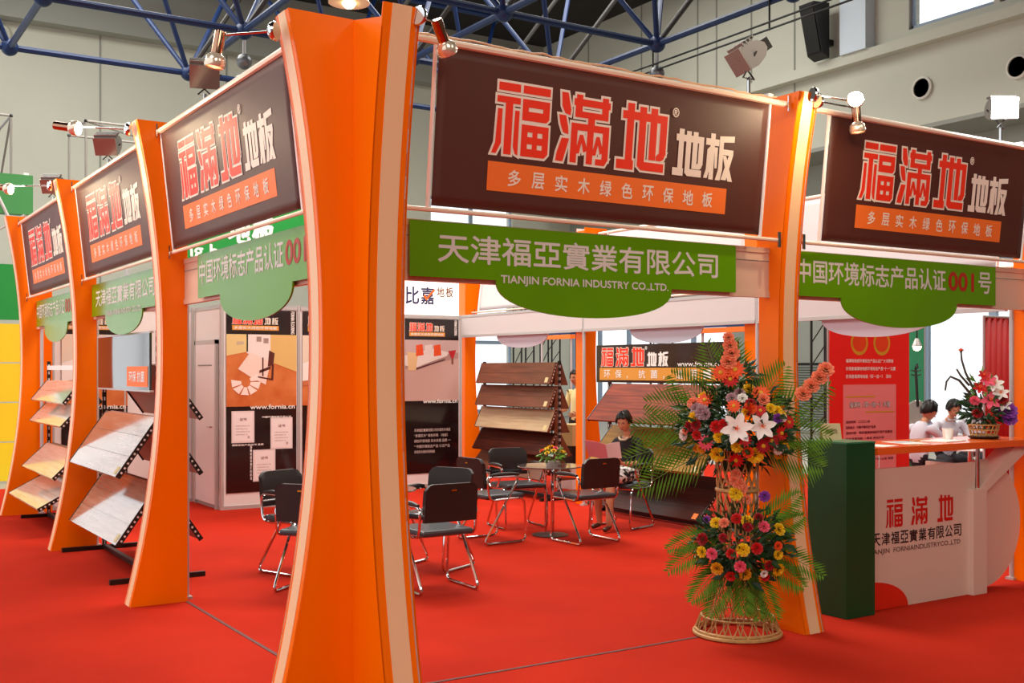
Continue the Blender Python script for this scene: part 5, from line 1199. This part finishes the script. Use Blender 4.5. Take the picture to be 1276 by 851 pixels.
spot('glaring spotlight left of the second pillar top', (-.39, 2.95, 3.44), (-.85, 3.1, 3.44), (.7, -.6, -.15), True, 22)
spot('glaring spotlight left of the third pillar top', (-.39, 5.9, 3.44), (-.85, 6.05, 3.42), (.7, -.6, -.2), True, 22)
def flood(label, p, d, lit=False, power=60):
    p = V(p); d = V(d).normalized(); t = thing('floodlight', label, 'lamp', tuple(p), group='box floodlights above the banners')
    T = M.Translation(p+V((0, 0, .2))) @ d.to_track_quat('Y', 'Z').to_matrix().to_4x4()
    pr = [(.09, -.075), (.09, .075), (.03, .085), (-.05, .06), (-.09, .02), (-.09, -.02), (-.05, -.06), (.03, -.085)]
    MB().prism([T @ V((-.095, a, b)) for a, b in pr], T.to_3x3() @ V((.19, 0, 0))).build('housing', mat('flood_housing', '8f8984', .32, metal=.8), t, True)
    MB().box((-.10, .088, -.08), (.10, .10, .08), T=T).build('front_glass', BULB if lit == 'glow' else BULBW if lit else mat('flood_glass', '9a9088', .2, metal=.7), t, True)
    for k in range(4): MB().box((-.1, -.04+k*.03, .082-.004*k), (.1, -.03+k*.03, .10), T=T).build('cooling_fin', MATS['flood_housing'], t, True)
    MB().tube([T @ V((-.11, 0, 0)), p+V((-.05, 0, .05)), p+V((.05, 0, .05)), T @ V((.11, 0, 0))], .006).build('bracket', BLACK, t, True)
    MB().tube([p+V((0, 0, -.1)), p+V((0, 0, .06))], .012).build('stem', CHROME, t, True)
    MB().box((p.x-.02, p.y-.2, p.z-.11), (p.x+.02, p.y+.02, p.z-.09)).build('foot_bar', ALU, t, True)
    MB().box((-.04, -.16, -.04), (.04, -.10, .04), T=T).build('gear_box', BLACK, t, True)
    if lit:
        l = bpy.data.lights.new('flood_glow', 'POINT'); l.energy = power; l.color = (.93, .97, 1) if lit is True else (1, .85, .6); l.shadow_soft_size = .08
        lo_ = bpy.data.objects.new('flood_glow', l); COL.objects.link(lo_); lo_.location = p+V((0,0,.2))+d*.3
flood('tilted box floodlight above the right end of the large front banner', (2.84, -.02, 3.56), (-.85, .25, -.62))
flood('box floodlight standing above the nearest left banner', (-.02, 2.35, 3.56), (-.3, -.9, -.5))
flood('box floodlight above the second left banner', (-.02, 5.2, 3.56), (-.5, -.8, -.5))
flood('box floodlight above the farthest left banner', (-.02, 7.8, 3.56), (-.5, -.8, -.5))
flood('glaring white floodlight above the right banner', (5.6, .0, 3.56), (-.55, -.75, -.1), True, 40)
# ceiling lamp hanging beyond the counter
t = thing('hanging_bulb', 'small lit clip lamp hanging beside the green partition top', 'lamp', (8.9, 3.3, 1.98))
MB().tube([(0, 0, .05), (0, 0, .28)], .008).build('stem', BLACK, t); MB().ball((0, 0, 0), .05).build('bulb', BULB, t, smooth=True); MB().lathe([(.02, .1), (.05, .03), (.06, .0)], seg=16).build('shade', ALU, t)
MB().tube([(0, 0, .28), (-2.95, 0, .28)], .01).build('bracket_arm', BLACK, t)

# ------------------------------------------------------------------ floor tape
TP = mat('dark_tape', '5a1208', .6)
for (a, b, l) in (((-.005, .15, 2.80), None, 'dark seam tape on carpet along the left openings'), ):
    tag(MB().box((-.012, .16, 0), (.012, 2.84, .003)).build('floor_tape', TP), 'dark seam tape on the carpet between corner pillar and second pillar', 'tape', 'dark carpet seam tapes')
tag(MB().box((.22, -.012, 0), (2.42, .012, .003)).build('floor_tape', TP), 'dark seam tape on the carpet from corner pillar to the flower stand', 'tape', 'dark carpet seam tapes')
pts = [V((.3+2.6*i/40, -.2+.012*math.sin(i*.9), 3.447+.010*abs(math.sin(i*1.7)))) for i in range(41)]
tag(MB().tube(pts, .006, 6).build('lamp_cable', mat('pale_cable', 'd8a880', .5), smooth=True), 'thin pale cable lying wavily on the top rail of the front banner', 'cable')
